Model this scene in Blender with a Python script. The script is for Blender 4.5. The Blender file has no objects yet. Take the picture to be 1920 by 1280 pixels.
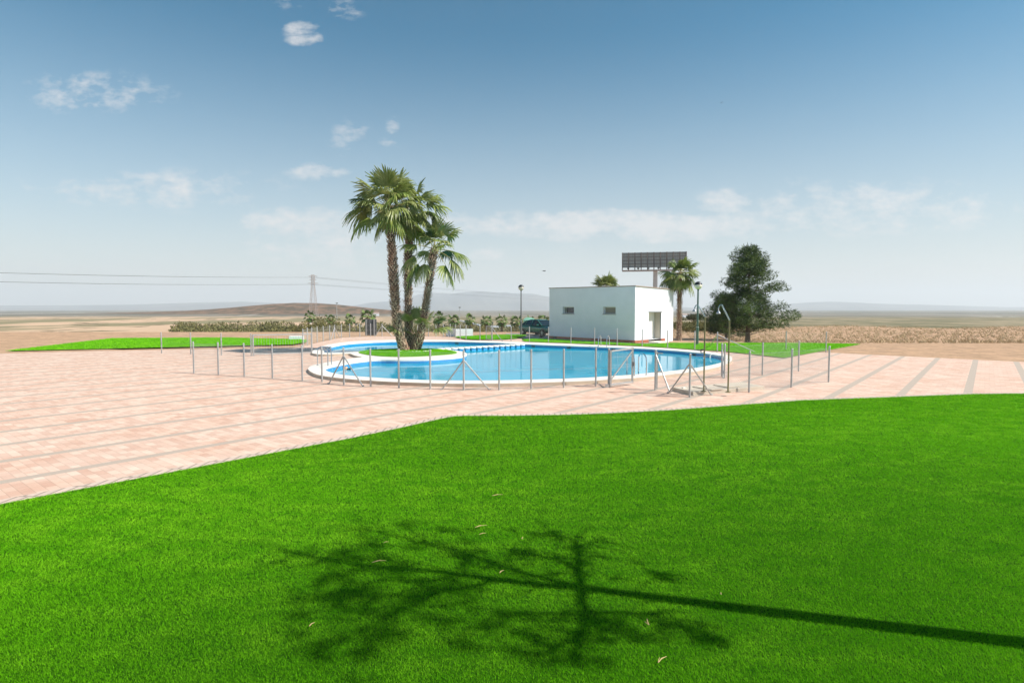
import bpy, math, random
import numpy as np
from math import sin, cos, pi, radians as R, sqrt, atan2
from mathutils import Vector as V, Matrix
from mathutils.geometry import delaunay_2d_cdt
random.seed(7); rng = np.random.default_rng(7)
SC = bpy.context.scene; COL = SC.collection

# ------------------------------------------------------------------ camera
F = 1100.0; PITCH = math.atan(60 / F); H = 2.2
cam = bpy.data.objects.new('camera', bpy.data.cameras.new('camera')); COL.objects.link(cam)
cam.data.sensor_width = 36; cam.data.lens = 36 * F / 1920
cam.data.clip_start = 0.1; cam.data.clip_end = 30000
cam.location = (0, 0, H); cam.rotation_euler = (pi / 2 - PITCH, 0, 0)
SC.camera = cam

# ------------------------------------------------------------------ light
SUN_EL = R(46); SUN_AZ = (0.965, -0.262)          # horizontal direction towards the sun
n_ = math.hypot(*SUN_AZ); SX, SY = SUN_AZ[0] / n_, SUN_AZ[1] / n_
SDIR = V((SX * cos(SUN_EL), SY * cos(SUN_EL), sin(SUN_EL)))
sun = bpy.data.objects.new('sun', bpy.data.lights.new('sun', 'SUN')); COL.objects.link(sun)
sun.data.energy = 5.0; sun.data.angle = R(0.55); sun.data.color = (1.0, 0.94, 0.86)
sun.rotation_euler = SDIR.to_track_quat('Z', 'Y').to_euler()

W = bpy.data.worlds.new('World'); SC.world = W; W.use_nodes = True
NT = W.node_tree; N = NT.nodes; L = NT.links; N.clear()

def nd(nt, t, **k):
    n = nt.nodes.new(t)
    for a, b in k.items(): setattr(n, a, b)
    return n
def mth(nt, op, a, b=None, c=None, clamp=False):
    n = nt.nodes.new('ShaderNodeMath'); n.operation = op; n.use_clamp = clamp
    for i, v in enumerate((a, b, c)):
        if v is None: continue
        if isinstance(v, (int, float)): n.inputs[i].default_value = v
        else: nt.links.new(v, n.inputs[i])
    return n.outputs[0]

sky = nd(NT, 'ShaderNodeTexSky', sky_type='NISHITA', sun_disc=False)
sky.sun_elevation = SUN_EL; sky.sun_rotation = atan2(SX, SY)
sky.air_density = 1.0; sky.dust_density = 0.1; sky.ozone_density = 2.2; sky.altitude = 600
tc = nd(NT, 'ShaderNodeTexCoord'); sep = nd(NT, 'ShaderNodeSeparateXYZ'); L.new(tc.outputs['Generated'], sep.inputs[0])
yc = mth(NT, 'MAXIMUM', sep.outputs[1], 0.05)
U = mth(NT, 'DIVIDE', sep.outputs[0], yc); Vv = mth(NT, 'DIVIDE', sep.outputs[2], yc)
cmb = nd(NT, 'ShaderNodeCombineXYZ'); L.new(U, cmb.inputs[0]); L.new(mth(NT, 'MULTIPLY', Vv, 1.9), cmb.inputs[1])
nz = nd(NT, 'ShaderNodeTexNoise'); nz.inputs['Scale'].default_value = 15; nz.inputs['Detail'].default_value = 9
nz.inputs['Roughness'].default_value = 0.62; L.new(cmb.outputs[0], nz.inputs['Vector'])
nz2 = nd(NT, 'ShaderNodeTexNoise'); nz2.inputs['Scale'].default_value = 48; nz2.inputs['Detail'].default_value = 6
L.new(cmb.outputs[0], nz2.inputs['Vector'])
# soft banks of cloud: (u, v, half width, half height, density)
CL = [(-.352,.463,.03,.012,1.15),(-.342,.447,.03,.010,1.3),(-.327,.452,.018,.008,1.1),(-.28,.497,.034,.016,.75),(-.37,.52,.022,.03,.6),(-.2,.306,.012,.014,1.0),(-.25,.299,.011,.009,.8),
      (-.275,.283,.03,.03,.55),(-.2,.28,.026,.009,.6),(-.33,.231,.05,.013,1.05),(-.35,.147,.10,.022,1.5),(-.33,.103,.12,.03,1.1),
      (-.1,.15,.06,.016,1.3),(-.02,.144,.12,.017,1.3),(.12,.142,.17,.023,1.7),(.28,.139,.17,.022,1.8),(-.035,.093,.035,.011,1.25),(.35,.178,.04,.022,1.2),
      (.06,.159,.07,.009,.55),(.1,.096,.12,.012,.35),(-.2,.19,.1,.012,.3),(-.6,.2,.2,.03,.9),(.6,.17,.25,.04,1.0),(-.7,.36,.12,.03,.8)]
tot = None
for (u0, v0, a, b, s) in CL:
    du = mth(NT, 'DIVIDE', mth(NT, 'SUBTRACT', U, u0), a * 1.35); dv = mth(NT, 'DIVIDE', mth(NT, 'SUBTRACT', Vv, v0), b * 1.45)
    d2 = mth(NT, 'ADD', mth(NT, 'MULTIPLY', du, du), mth(NT, 'MULTIPLY', dv, dv))
    m = mth(NT, 'MULTIPLY', mth(NT, 'SUBTRACT', 1.0, d2, clamp=True), s)
    tot = m if tot is None else mth(NT, 'MAXIMUM', tot, m)
nmix = mth(NT, 'ADD', mth(NT, 'MULTIPLY', nz.outputs[0], 0.68), mth(NT, 'MULTIPLY', nz2.outputs[0], 0.32))
nmix = mth(NT, 'ADD', mth(NT, 'MULTIPLY', mth(NT, 'SUBTRACT', nmix, .5), 2.3), .5)
cl = mth(NT, 'MULTIPLY', mth(NT, 'SUBTRACT', mth(NT, 'ADD', nmix, mth(NT, 'MULTIPLY', tot, 0.34)), 0.62), 1.9, clamp=True)
cl = mth(NT, 'MULTIPLY', mth(NT, 'MULTIPLY', cl, mth(NT, 'MULTIPLY', tot, 1.6, clamp=True)), 0.72, clamp=True)
cl = mth(NT, 'MULTIPLY', cl, mth(NT, 'GREATER_THAN', sep.outputs[1], 0.06))
hsv = nd(NT, 'ShaderNodeHueSaturation'); hsv.inputs['Saturation'].default_value = 1.3; hsv.inputs['Hue'].default_value = 0.472
gm = nd(NT, 'ShaderNodeGamma'); gm.inputs[1].default_value = 1.22; L.new(sky.outputs[0], gm.inputs[0]); L.new(gm.outputs[0], hsv.inputs['Color'])
hsv.inputs['Value'].default_value = 0.68
# thin high veil that whitens the sky towards the horizon
vf = mth(NT, 'POWER', mth(NT, 'SUBTRACT', 1.0, mth(NT, 'DIVIDE', mth(NT, 'MAXIMUM', sep.outputs[2], 0.0), 0.42), clamp=True), 1.45)
vm = nd(NT, 'ShaderNodeMix', data_type='RGBA'); L.new(vf, vm.inputs[0]); L.new(hsv.outputs[0], vm.inputs[6]); vm.inputs[7].default_value = (5.9, 5.85, 5.6, 1)
mx = nd(NT, 'ShaderNodeMix', data_type='RGBA'); L.new(cl, mx.inputs[0]); L.new(vm.outputs[2], mx.inputs[6])
mx.inputs[7].default_value = (7.3, 7.1, 7.0, 1)
bg = nd(NT, 'ShaderNodeBackground'); bg.inputs[1].default_value = 0.077; L.new(mx.outputs[2], bg.inputs[0])
L.new(bg.outputs[0], nd(NT, 'ShaderNodeOutputWorld').inputs[0])
SC.view_settings.view_transform = 'Standard'; SC.view_settings.look = 'None'
SC.view_settings.exposure = 0.6; SC.view_settings.gamma = 1
SC.cycles.max_bounces = 8; SC.cycles.transparent_max_bounces = 12; SC.cycles.volume_bounces = 1

# ------------------------------------------------------------------ helpers
def P(x, y, z=0.0):
    "a point of the level z seen at picture position x, y"
    c, s = cos(PITCH), sin(PITCH); dx = x - 960; dy = y - 640
    Y = F * c - dy * s; Z = -F * s - dy * c; t = (z - H) / Z
    return (dx * t, Y * t)
def PD(x, y, D):
    "the point at distance D (along Y)"
    c, s = cos(PITCH), sin(PITCH); dx = x - 960; dy = y - 640
    Y = F * c - dy * s; Z = -F * s - dy * c; t = D / Y
    return V((dx * t, D, H + Z * t))

class MB:
    def __init__(s): s.v = []; s.f = []; s.m = []
    def add(s, vs, fs, mi=0):
        o = len(s.v); s.v += [tuple(p) for p in vs]; s.f += [tuple(i + o for i in f) for f in fs]; s.m += [mi] * len(fs)
    def box(s, c, size, rz=0, mi=0):
        x, y, z = size[0] / 2, size[1] / 2, size[2] / 2; cr, sr = cos(rz), sin(rz)
        vs = [(c[0] + a * x * cr - b * y * sr, c[1] + a * x * sr + b * y * cr, c[2] + d * z) for d in (-1, 1) for a, b in ((-1, -1), (1, -1), (1, 1), (-1, 1))]
        s.add(vs, [(3, 2, 1, 0), (4, 5, 6, 7), (0, 1, 5, 4), (1, 2, 6, 5), (2, 3, 7, 6), (3, 0, 4, 7)], mi)
    def bar(s, p, q, w, h=None, mi=0):
        "square bar from p to q"
        h = h or w; p, q = V(p), V(q); d = (q - p).normalized(); up = V((0, 0, 1)) if abs(d.z) < .95 else V((1, 0, 0))
        a = d.cross(up).normalized() * w / 2; b = a.cross(d).normalized() * h / 2
        vs = [e + i * a + j * b for e in (p, q) for i, j in ((-1, -1), (1, -1), (1, 1), (-1, 1))]
        s.add(vs, [(3, 2, 1, 0), (4, 5, 6, 7), (0, 1, 5, 4), (1, 2, 6, 5), (2, 3, 7, 6), (3, 0, 4, 7)], mi)
    def tube(s, pts, rad, n=8, mi=0, cap=True):
        pts = [V(p) for p in pts]; k = len(pts)
        if isinstance(rad, (int, float)): rad = [rad] * k
        prev = None; vs = []
        for i, p in enumerate(pts):
            d = (pts[min(i + 1, k - 1)] - pts[max(i - 1, 0)]).normalized()
            if prev is None:
                up = V((0, 0, 1)) if abs(d.z) < .9 else V((1, 0, 0)); a = d.cross(up).normalized()
            else: a = (prev - d * prev.dot(d)).normalized()
            prev = a; b = d.cross(a)
            for j in range(n):
                t = 2 * pi * j / n; vs.append(p + (a * cos(t) + b * sin(t)) * rad[i])
        fs = [(i * n + j, i * n + (j + 1) % n, (i + 1) * n + (j + 1) % n, (i + 1) * n + j) for i in range(k - 1) for j in range(n)]
        if cap: fs += [tuple(range(n))[::-1], tuple(range((k - 1) * n, k * n))]
        s.add(vs, fs, mi)
    def lathe(s, prof, c=(0, 0, 0), n=16, mi=0):
        k = len(prof); vs = [(c[0] + r * cos(2 * pi * j / n), c[1] + r * sin(2 * pi * j / n), c[2] + z) for r, z in prof for j in range(n)]
        fs = [(i * n + j, i * n + (j + 1) % n, (i + 1) * n + (j + 1) % n, (i + 1) * n + j) for i in range(k - 1) for j in range(n)]
        s.add(vs, fs + [tuple(range(n))[::-1], tuple(range((k - 1) * n, k * n))], mi)
    def mesh(s, name, mats, org=(0, 0, 0), smooth=False):
        me = bpy.data.meshes.new(name)
        me.from_pydata([(a - org[0], b - org[1], c - org[2]) for a, b, c in s.v], [], s.f); 
        for m in (mats if isinstance(mats, (list, tuple)) else [mats]): me.materials.append(m)
        me.polygons.foreach_set('material_index', s.m)
        if smooth: me.polygons.foreach_set('use_smooth', [True] * len(s.f))
        me.update(); return me
    def build(s, name, mats, parent=None, smooth=False, bevel=0):
        "verts are in world space; the parent is an unrotated empty"
        org = tuple(parent.location) if parent else (0, 0, 0)
        if parent and parent.parent: org = tuple(V(org) + parent.parent.location)
        if not parent:
            a = np.array(s.v); org = (float(a[:, 0].mean()), float(a[:, 1].mean()), float(a[:, 2].min()))
        o = bpy.data.objects.new(name, s.mesh(name, mats, org, smooth)); COL.objects.link(o)
        if parent: o.parent = parent
        else: o.location = org
        if bevel:
            m = o.modifiers.new('bevel', 'BEVEL'); m.width = bevel; m.segments = 2; m.limit_method = 'ANGLE'
        return o
def tag(o, label=None, cat=None, group=None, kind=None):
    for k, v in (('label', label), ('category', cat), ('group', group), ('kind', kind)):
        if v: o[k] = v
    return o
def thing(name, loc, label, cat, group=None):
    o = bpy.data.objects.new(name, None); COL.objects.link(o); o.location = loc; o.empty_display_size = .2
    return tag(o, label, cat, group)
def part(name, me, parent, loc=(0, 0, 0), rz=0):
    o = bpy.data.objects.new(name, me); COL.objects.link(o); o.parent = parent; o.location = loc; o.rotation_euler.z = rz; return o
def copy_tree(o, parent=None):
    c = o.copy(); COL.objects.link(c)
    if parent: c.parent = parent; c.matrix_parent_inverse = o.matrix_parent_inverse.copy()
    for ch in [x for x in list(COL.objects) if x.parent == o]: copy_tree(ch, c)
    return c

# ------------------------------------------------------------------ materials
def mat(name, c1, c2=None, scale=5, rough=.8, metal=0, bump=0, bscale=None, spec=.5, detail=6, contrast=1.6, stretch=None, c3=None, trans=0):
    m = bpy.data.materials.new(name); m.use_nodes = True; nt = m.node_tree; b = nt.nodes['Principled BSDF']
    b.inputs['Roughness'].default_value = rough; b.inputs['Metallic'].default_value = metal; b.inputs['Specular IOR Level'].default_value = spec
    geo = nd(nt, 'ShaderNodeNewGeometry'); mp = nd(nt, 'ShaderNodeMapping'); nt.links.new(geo.outputs['Position'], mp.inputs[0])
    if stretch: mp.inputs['Scale'].default_value = stretch
    col = None
    if c2:
        n = nd(nt, 'ShaderNodeTexNoise'); n.inputs['Scale'].default_value = scale; n.inputs['Detail'].default_value = detail; n.inputs['Roughness'].default_value = .65
        nt.links.new(mp.outputs[0], n.inputs['Vector'])
        f = mth(nt, 'ADD', mth(nt, 'MULTIPLY', mth(nt, 'SUBTRACT', n.outputs[0], .5), contrast * 2), .5, clamp=True)
        x = nd(nt, 'ShaderNodeMix', data_type='RGBA'); nt.links.new(f, x.inputs[0]); x.inputs[6].default_value = (*c1, 1); x.inputs[7].default_value = (*c2, 1)
        col = x.outputs[2]
        if c3:
            n3 = nd(nt, 'ShaderNodeTexNoise'); n3.inputs['Scale'].default_value = scale * .23; n3.inputs['Detail'].default_value = 4
            nt.links.new(mp.outputs[0], n3.inputs['Vector'])
            f3 = mth(nt, 'MULTIPLY', mth(nt, 'SUBTRACT', n3.outputs[0], .47), 5, clamp=True)
            x3 = nd(nt, 'ShaderNodeMix', data_type='RGBA'); nt.links.new(f3, x3.inputs[0]); nt.links.new(col, x3.inputs[6]); x3.inputs[7].default_value = (*c3, 1); col = x3.outputs[2]
        nt.links.new(col, b.inputs['Base Color'])
    else: b.inputs['Base Color'].default_value = (*c1, 1)
    if bump:
        n = nd(nt, 'ShaderNodeTexNoise'); n.inputs['Scale'].default_value = bscale or scale * 3; n.inputs['Detail'].default_value = 5
        nt.links.new(mp.outputs[0], n.inputs['Vector']); bp = nd(nt, 'ShaderNodeBump'); bp.inputs['Strength'].default_value = bump; bp.inputs['Distance'].default_value = .02
        nt.links.new(n.outputs[0], bp.inputs['Height']); nt.links.new(bp.outputs[0], b.inputs['Normal'])
    if trans:
        t = nd(nt, 'ShaderNodeBsdfTranslucent'); ms = nd(nt, 'ShaderNodeMixShader'); ms.inputs[0].default_value = trans
        if col: nt.links.new(col, t.inputs[0])
        else: t.inputs[0].default_value = (*c1, 1)
        nt.links.new(b.outputs[0], ms.inputs[1]); nt.links.new(t.outputs[0], ms.inputs[2]); nt.links.new(ms.outputs[0], nt.nodes['Material Output'].inputs[0])
    return m
M = {}
M['galv'] = mat('galvanised_steel', (.50, .50, .49), (.36, .36, .35), 14, .45, .35, spec=.6)
M['steel'] = mat('polished_steel', (.55, .55, .56), None, rough=.22, metal=.9)
M['wire'] = mat('wire', (.42, .42, .40), None, rough=.5, metal=.3)
M['white'] = mat('white_render', (.79, .81, .85), (.74, .765, .80), 1.3, .85, bump=.12, bscale=60)
M['plinth'] = mat('terracotta_plinth', (.42, .13, .06), (.32, .09, .045), 6, .7)
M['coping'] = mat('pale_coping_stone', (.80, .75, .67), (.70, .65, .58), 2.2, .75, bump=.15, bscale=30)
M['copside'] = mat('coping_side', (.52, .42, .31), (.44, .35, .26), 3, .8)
M['dirt'] = mat('dirt', (.50, .33, .22), (.38, .25, .16), 1.5, .95, bump=.4)
M['concrete'] = mat('concrete', (.62, .53, .42), (.50, .43, .34), 3, .9, bump=.4)
M['apron'] = mat('grey_paving', (.30, .28, .25), (.24, .22, .2), 2, .9)
M['turfbase'] = mat('turf_backing', (.010, .05, .001), (.018, .07, .002), 30, .95, spec=.05, c3=(.02, .075, .002), detail=8)
M['blade'] = mat('turf_blades', (.115, .42, .004), (.25, .61, .014), 2.2, .8, spec=.06, trans=.25, contrast=1.7, detail=9, c3=(.15, .48, .005), stretch=(1, 1.6, 1))
M['farturf'] = mat('far_turf', (.13, .31, .006), (.19, .40, .012), 3, .9, detail=8, bump=.5, bscale=40)
M['leaf'] = mat('palm_leaf', (.12, .18, .025), (.32, .37, .085), 1.6, .42, spec=.5, trans=.22, contrast=2.5)
M['leaflight'] = mat('pale_palm_leaf', (.17, .22, .05), (.34, .37, .12), 2, .4, trans=.25, contrast=2)
M['leafdark'] = mat('deep_palm_leaf', (.035, .075, .012), (.09, .14, .02), 2, .4, trans=.15, contrast=2)
M['leafdry'] = mat('dry_palm_leaf', (.35, .26, .10), (.22, .15, .06), 3, .8, trans=.2)
M['boots'] = mat('palm_trunk', (.56, .44, .32), (.22, .14, .09), 9, .95, bump=.6, bscale=30, contrast=2.4, c3=(.30, .17, .11))
M['core'] = mat('trunk_core', (.07, .045, .03), (.12, .075, .05), 13, .95)
M['farleaf'] = mat('far_palm_leaf', (.055, .115, .02), (.16, .23, .05), 2, .8, contrast=2.5)
M['fartrunk'] = mat('far_palm_trunk', (.10, .07, .045), (.16, .12, .08), 5, .9)
M['bush'] = mat('olive_scrub', (.095, .10, .028), (.21, .185, .06), 1.2, .9, trans=.15, contrast=2.5)
M['bushd'] = mat('dark_shrub', (.035, .05, .018), (.075, .085, .03), 2, .9, trans=.1)
M['pine'] = mat('pine_needles', (.018, .042, .013), (.11, .165, .03), 1.6, .8, trans=.12, contrast=3)
M['bark'] = mat('bark', (.13, .09, .06), (.07, .05, .035), 9, .95, bump=.6)
M['dark'] = mat('dark_panel', (.10, .115, .12), (.14, .14, .14), 2, .7)
M['bbpanel'] = mat('billboard_back', (.36, .41, .41), (.44, .46, .45), 1, .6)
M['bbgrid'] = mat('billboard_steel', (.18, .165, .155), None, rough=.6)
M['darkgrid'] = mat('dark_steel', (.04, .038, .038), None, rough=.7)
M['black'] = mat('black_plastic', (.015, .015, .017), None, rough=.35)
M['rust'] = mat('pale_rusty_steel', (.45, .36, .32), (.36, .27, .23), 1.5, .7)
M['lampgreen'] = mat('green_lamp_paint', (.06, .12, .10), None, rough=.4)
M['lampgrey'] = mat('grey_lamp_paint', (.13, .13, .13), None, rough=.4)
M['globe'] = mat('milky_globe', (.72, .68, .56), None, rough=.25)
M['showerpole'] = mat('weathered_shower_pipe', (.24, .20, .09), (.16, .17, .08), 4, .5, metal=.3)
M['carpaint'] = mat('dark_green_paint', (.03, .14, .115), None, rough=.22, metal=.25, spec=.7)
M['glass'] = mat('tinted_glass', (.012, .018, .02), None, rough=.06, spec=.8)
M['tyre'] = mat('tyre', (.02, .02, .02), None, rough=.85)
M['alloy'] = mat('alloy', (.6, .6, .6), None, rough=.35, metal=.6)
M['palegreen'] = mat('pale_green_plastic', (.30, .62, .46), (.26, .56, .42), 2, .5)
M['door'] = mat('painted_door', (.74, .72, .68), None, rough=.5)
M['blind'] = mat('window_blind', (.25, .22, .18), None, rough=.7)
M['alu'] = mat('window_frame', (.55, .55, .54), None, rough=.4)
M['sill'] = mat('stone_sill', (.34, .32, .29), None, rough=.6)
M['twig'] = mat('dry_twig', (.55, .38, .17), None, rough=.8)
M['bird'] = mat('bird_feathers', (.05, .05, .055), None, rough=.7)
M['orange'] = mat('faded_orange', (.75, .38, .2), None, rough=.5)

def brick_mat(name, ca, cb, mortar, ang, bw, bh, stripes=None, jit=None, rough=.85, msize=.02):
    m = bpy.data.materials.new(name); m.use_nodes = True; nt = m.node_tree; b = nt.nodes['Principled BSDF']; b.inputs['Roughness'].default_value = rough
    geo = nd(nt, 'ShaderNodeNewGeometry'); mp = nd(nt, 'ShaderNodeMapping'); mp.inputs['Rotation'].default_value = (0, 0, ang)
    nt.links.new(geo.outputs['Position'], mp.inputs[0])
    br = nd(nt, 'ShaderNodeTexBrick'); br.inputs['Scale'].default_value = 1; br.inputs['Brick Width'].default_value = bw; br.inputs['Row Height'].default_value = bh
    br.inputs['Mortar Size'].default_value = bh * msize; br.inputs['Color1'].default_value = (*ca, 1); br.inputs['Color2'].default_value = (*cb, 1); br.inputs['Mortar'].default_value = (*mortar, 1)
    nt.links.new(mp.outputs[0], br.inputs[0]); col = br.outputs[0]
    if jit:
        n = nd(nt, 'ShaderNodeTexNoise'); n.inputs['Scale'].default_value = .9; n.inputs['Detail'].default_value = 5; nt.links.new(geo.outputs['Position'], n.inputs['Vector'])
        f = mth(nt, 'MULTIPLY', mth(nt, 'SUBTRACT', n.outputs[0], .44), 3.2, clamp=True)
        x = nd(nt, 'ShaderNodeMix', data_type='RGBA', blend_type='MULTIPLY'); nt.links.new(f, x.inputs[0]); nt.links.new(col, x.inputs[6]); x.inputs[7].default_value = (*jit, 1); col = x.outputs[2]
        wn = nd(nt, 'ShaderNodeTexWhiteNoise', noise_dimensions='2D'); sn = nd(nt, 'ShaderNodeVectorMath', operation='SNAP'); nt.links.new(mp.outputs[0], sn.inputs[0]); sn.inputs[1].default_value = (bw, bh * 2, 1)
        nt.links.new(sn.outputs[0], wn.inputs['Vector'])
        x = nd(nt, 'ShaderNodeMix', data_type='RGBA', blend_type='MULTIPLY'); nt.links.new(mth(nt, 'MULTIPLY', wn.outputs[0], .5), x.inputs[0]); nt.links.new(col, x.inputs[6]); x.inputs[7].default_value = (.86, .72, .66, 1); col = x.outputs[2]
    if stripes:
        d = nd(nt, 'ShaderNodeVectorMath', operation='DOT_PRODUCT'); nt.links.new(geo.outputs['Position'], d.inputs[0]); d.inputs[1].default_value = (stripes[0], stripes[1], 0)
        fr = mth(nt, 'FRACT', mth(nt, 'DIVIDE', mth(nt, 'ADD', d.outputs['Value'], stripes[2]), stripes[3]))
        f = mth(nt, 'LESS_THAN', fr, stripes[4] / stripes[3])
        x = nd(nt, 'ShaderNodeMix', data_type='RGBA'); nt.links.new(f, x.inputs[0]); nt.links.new(col, x.inputs[6]); x.inputs[7].default_value = (*stripes[5], 1); col = x.outputs[2]
    n2 = nd(nt, 'ShaderNodeTexNoise'); n2.inputs['Scale'].default_value = 25; nt.links.new(geo.outputs['Position'], n2.inputs['Vector'])
    x = nd(nt, 'ShaderNodeMix', data_type='RGBA', blend_type='MULTIPLY'); nt.links.new(mth(nt, 'MULTIPLY', n2.outputs[0], .5), x.inputs[0]); nt.links.new(col, x.inputs[6]); x.inputs[7].default_value = (.7, .68, .66, 1)
    nt.links.new(x.outputs[2], b.inputs['Base Color'])
    bp = nd(nt, 'ShaderNodeBump'); bp.inputs['Strength'].default_value = .3; bp.inputs['Distance'].default_value = .004; nt.links.new(br.outputs['Fac'], bp.inputs['Height']); bp.invert = True; nt.links.new(bp.outputs[0], b.inputs['Normal'])
    return m
AN = R(51)
M['deck'] = brick_mat('pink_pavers', (.62, .43, .335), (.75, .58, .465), (.42, .32, .25), -AN + pi / 2, .24, .12,
                      stripes=(sin(AN), -cos(AN), 9.71 + .1, 1.34, .19, (.445, .365, .295)), jit=(.94, .85, .80))
M['edge'] = brick_mat('edge_pavers', (.56, .44, .36), (.62, .49, .40), (.26, .2, .16), 0, .12, .4, rough=.85, msize=.03)
M['tile'] = brick_mat('blue_tile', (.0, .20, .48), (.01, .25, .54), (.13, .40, .62), 0, .06, .06, rough=.2, msize=.07)
M['tilepale'] = brick_mat('pale_tile', (.18, .55, .80), (.24, .62, .84), (.35, .7, .85), 0, .06, .06, rough=.2, msize=.07)
# the vertical tile walls need the height as a brick axis
for k in ('tile', 'tilepale'):
    nt = M[k].node_tree; mp = [n for n in nt.nodes if n.type == 'MAPPING'][0]; mp.inputs['Rotation'].default_value = (pi / 2, 0, 0)
M['floor'] = mat('pool_floor', (.05, .48, .70), (.10, .56, .76), 2, .5)

def water_mat():
    m = bpy.data.materials.new('pool_water'); m.use_nodes = True; nt = m.node_tree; nt.nodes.remove(nt.nodes['Principled BSDF'])
    geo = nd(nt, 'ShaderNodeNewGeometry'); mp = nd(nt, 'ShaderNodeMapping'); nt.links.new(geo.outputs['Position'], mp.inputs[0])
    mp.inputs['Scale'].default_value = (1, 1, 1)
    n1 = nd(nt, 'ShaderNodeTexNoise'); n1.inputs['Scale'].default_value = 3.2; n1.inputs['Detail'].default_value = 3; nt.links.new(mp.outputs[0], n1.inputs['Vector'])
    n2 = nd(nt, 'ShaderNodeTexNoise'); n2.inputs['Scale'].default_value = .35; n2.inputs['Detail'].default_value = 3; nt.links.new(mp.outputs[0], n2.inputs['Vector'])
    bp = nd(nt, 'ShaderNodeBump'); bp.inputs['Strength'].default_value = .085; bp.inputs['Distance'].default_value = .05
    amp = mth(nt, 'MULTIPLY', mth(nt, 'SUBTRACT', n2.outputs[0], .38), 2.5, clamp=True)
    nt.links.new(mth(nt, 'MULTIPLY', n1.outputs[0], mth(nt, 'ADD', amp, .2)), bp.inputs['Height'])
    fr = nd(nt, 'ShaderNodeFresnel'); fr.inputs[0].default_value = 1.33; nt.links.new(bp.outputs[0], fr.inputs[1])
    gl = nd(nt, 'ShaderNodeBsdfGlossy'); gl.inputs['Roughness'].default_value = .015; nt.links.new(bp.outputs[0], gl.inputs['Normal'])
    df = nd(nt, 'ShaderNodeBsdfDiffuse'); x = nd(nt, 'ShaderNodeMix', data_type='RGBA')
    n3 = nd(nt, 'ShaderNodeTexNoise'); n3.inputs['Scale'].default_value = 1.1; n3.inputs['Detail'].default_value = 5; nt.links.new(mp.outputs[0], n3.inputs['Vector'])
    nt.links.new(mth(nt, 'ADD', mth(nt, 'MULTIPLY', mth(nt, 'SUBTRACT', n3.outputs[0], .5), 3), .5, clamp=True), x.inputs[0])
    x.inputs[6].default_value = (.0, .45, .69, 1); x.inputs[7].default_value = (.02, .54, .77, 1); nt.links.new(x.outputs[2], df.inputs[0])
    tr = nd(nt, 'ShaderNodeBsdfTransparent'); tr.inputs[0].default_value = (.45, .85, .95, 1)
    m1 = nd(nt, 'ShaderNodeMixShader'); m1.inputs[0].default_value = .7; nt.links.new(tr.outputs[0], m1.inputs[1]); nt.links.new(df.outputs[0], m1.inputs[2])
    m2 = nd(nt, 'ShaderNodeMixShader'); nt.links.new(mth(nt, 'MULTIPLY', fr.outputs[0], .84), m2.inputs[0]); nt.links.new(m1.outputs[0], m2.inputs[1]); nt.links.new(gl.outputs[0], m2.inputs[2])
    nt.links.new(m2.outputs[0], nt.nodes['Material Output'].inputs[0]); return m
M['water'] = water_mat()

# ------------------------------------------------------------------ outlines on the ground (traced as plan shapes)
ZC = 0.10; ZW = -0.06
def pip(poly, x, y):
    c = False; j = len(poly) - 1
    for i in range(len(poly)):
        xi, yi = poly[i]; xj, yj = poly[j]
        if (yi > y) != (yj > y) and x < (xj - xi) * (y - yi) / (yj - yi) + xi: c = not c
        j = i
    return c
def smooth_closed(pts, sub=4, it=1):
    "closed Catmull-Rom"
    n = len(pts); out = []
    for i in range(n):
        p0, p1, p2, p3 = (pts[(i + k - 1) % n] for k in range(4))
        for s in range(sub):
            t = s / sub
            out.append(tuple(.5 * ((2 * p1[a]) + (-p0[a] + p2[a]) * t + (2 * p0[a] - 5 * p1[a] + 4 * p2[a] - p3[a]) * t * t + (-p0[a] + 3 * p1[a] - 3 * p2[a] + p3[a]) * t ** 3) for a in (0, 1)))
    return out
inner_px = [(609.6,691),(611,694.3),(622,698.3),(633,700.7),(655,703.8),(698.6,707.2),(740,709.7),(805,712.3),(882,713),(940,712.6),(998,711.3),(1050,709.8),(1100,707.8),(1140,705),
            (1188,701.8),(1217,699),(1250,696),(1280,692.6),(1303,689.6),(1322,686.4),(1340,682.7),(1352,679.3),(1359,675.5),(1360.5,671.5),(1356,668),(1345,665.4),(1324,662.5),(1290,659.2),(1258,656.5),(1200,653.1),(1150,651.2),
            (1100,649.3),(1050,647.4),(1000,645.5),(938,642.6),(890,641),(840,639.9),(790,639.7),(742,639.9),(715,640.4),(691,641.3),(654,643.8),(631,647.4),(619,650.8),(610,655),(606.5,658.6),(611,660.9),(622,661.2),(640,660.6),
            (655,660),(669,659.3),(682,657.6),(697,655.6),(718,654.5),(743,653.8),(770,653.3),(794,653.3),(815,653.7),(838,655),(858,657.4),(871,660),(875.5,663),(874,665.8),(867,668.2),(852,670.1),(838,671.3),
            (815,672.8),(795,673.8),(765,674.4),(740,674.5),(715,674.2),(690,675.2),(672,677.2),(655,679.8),(633,683.8),(618,687.2)]
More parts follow.
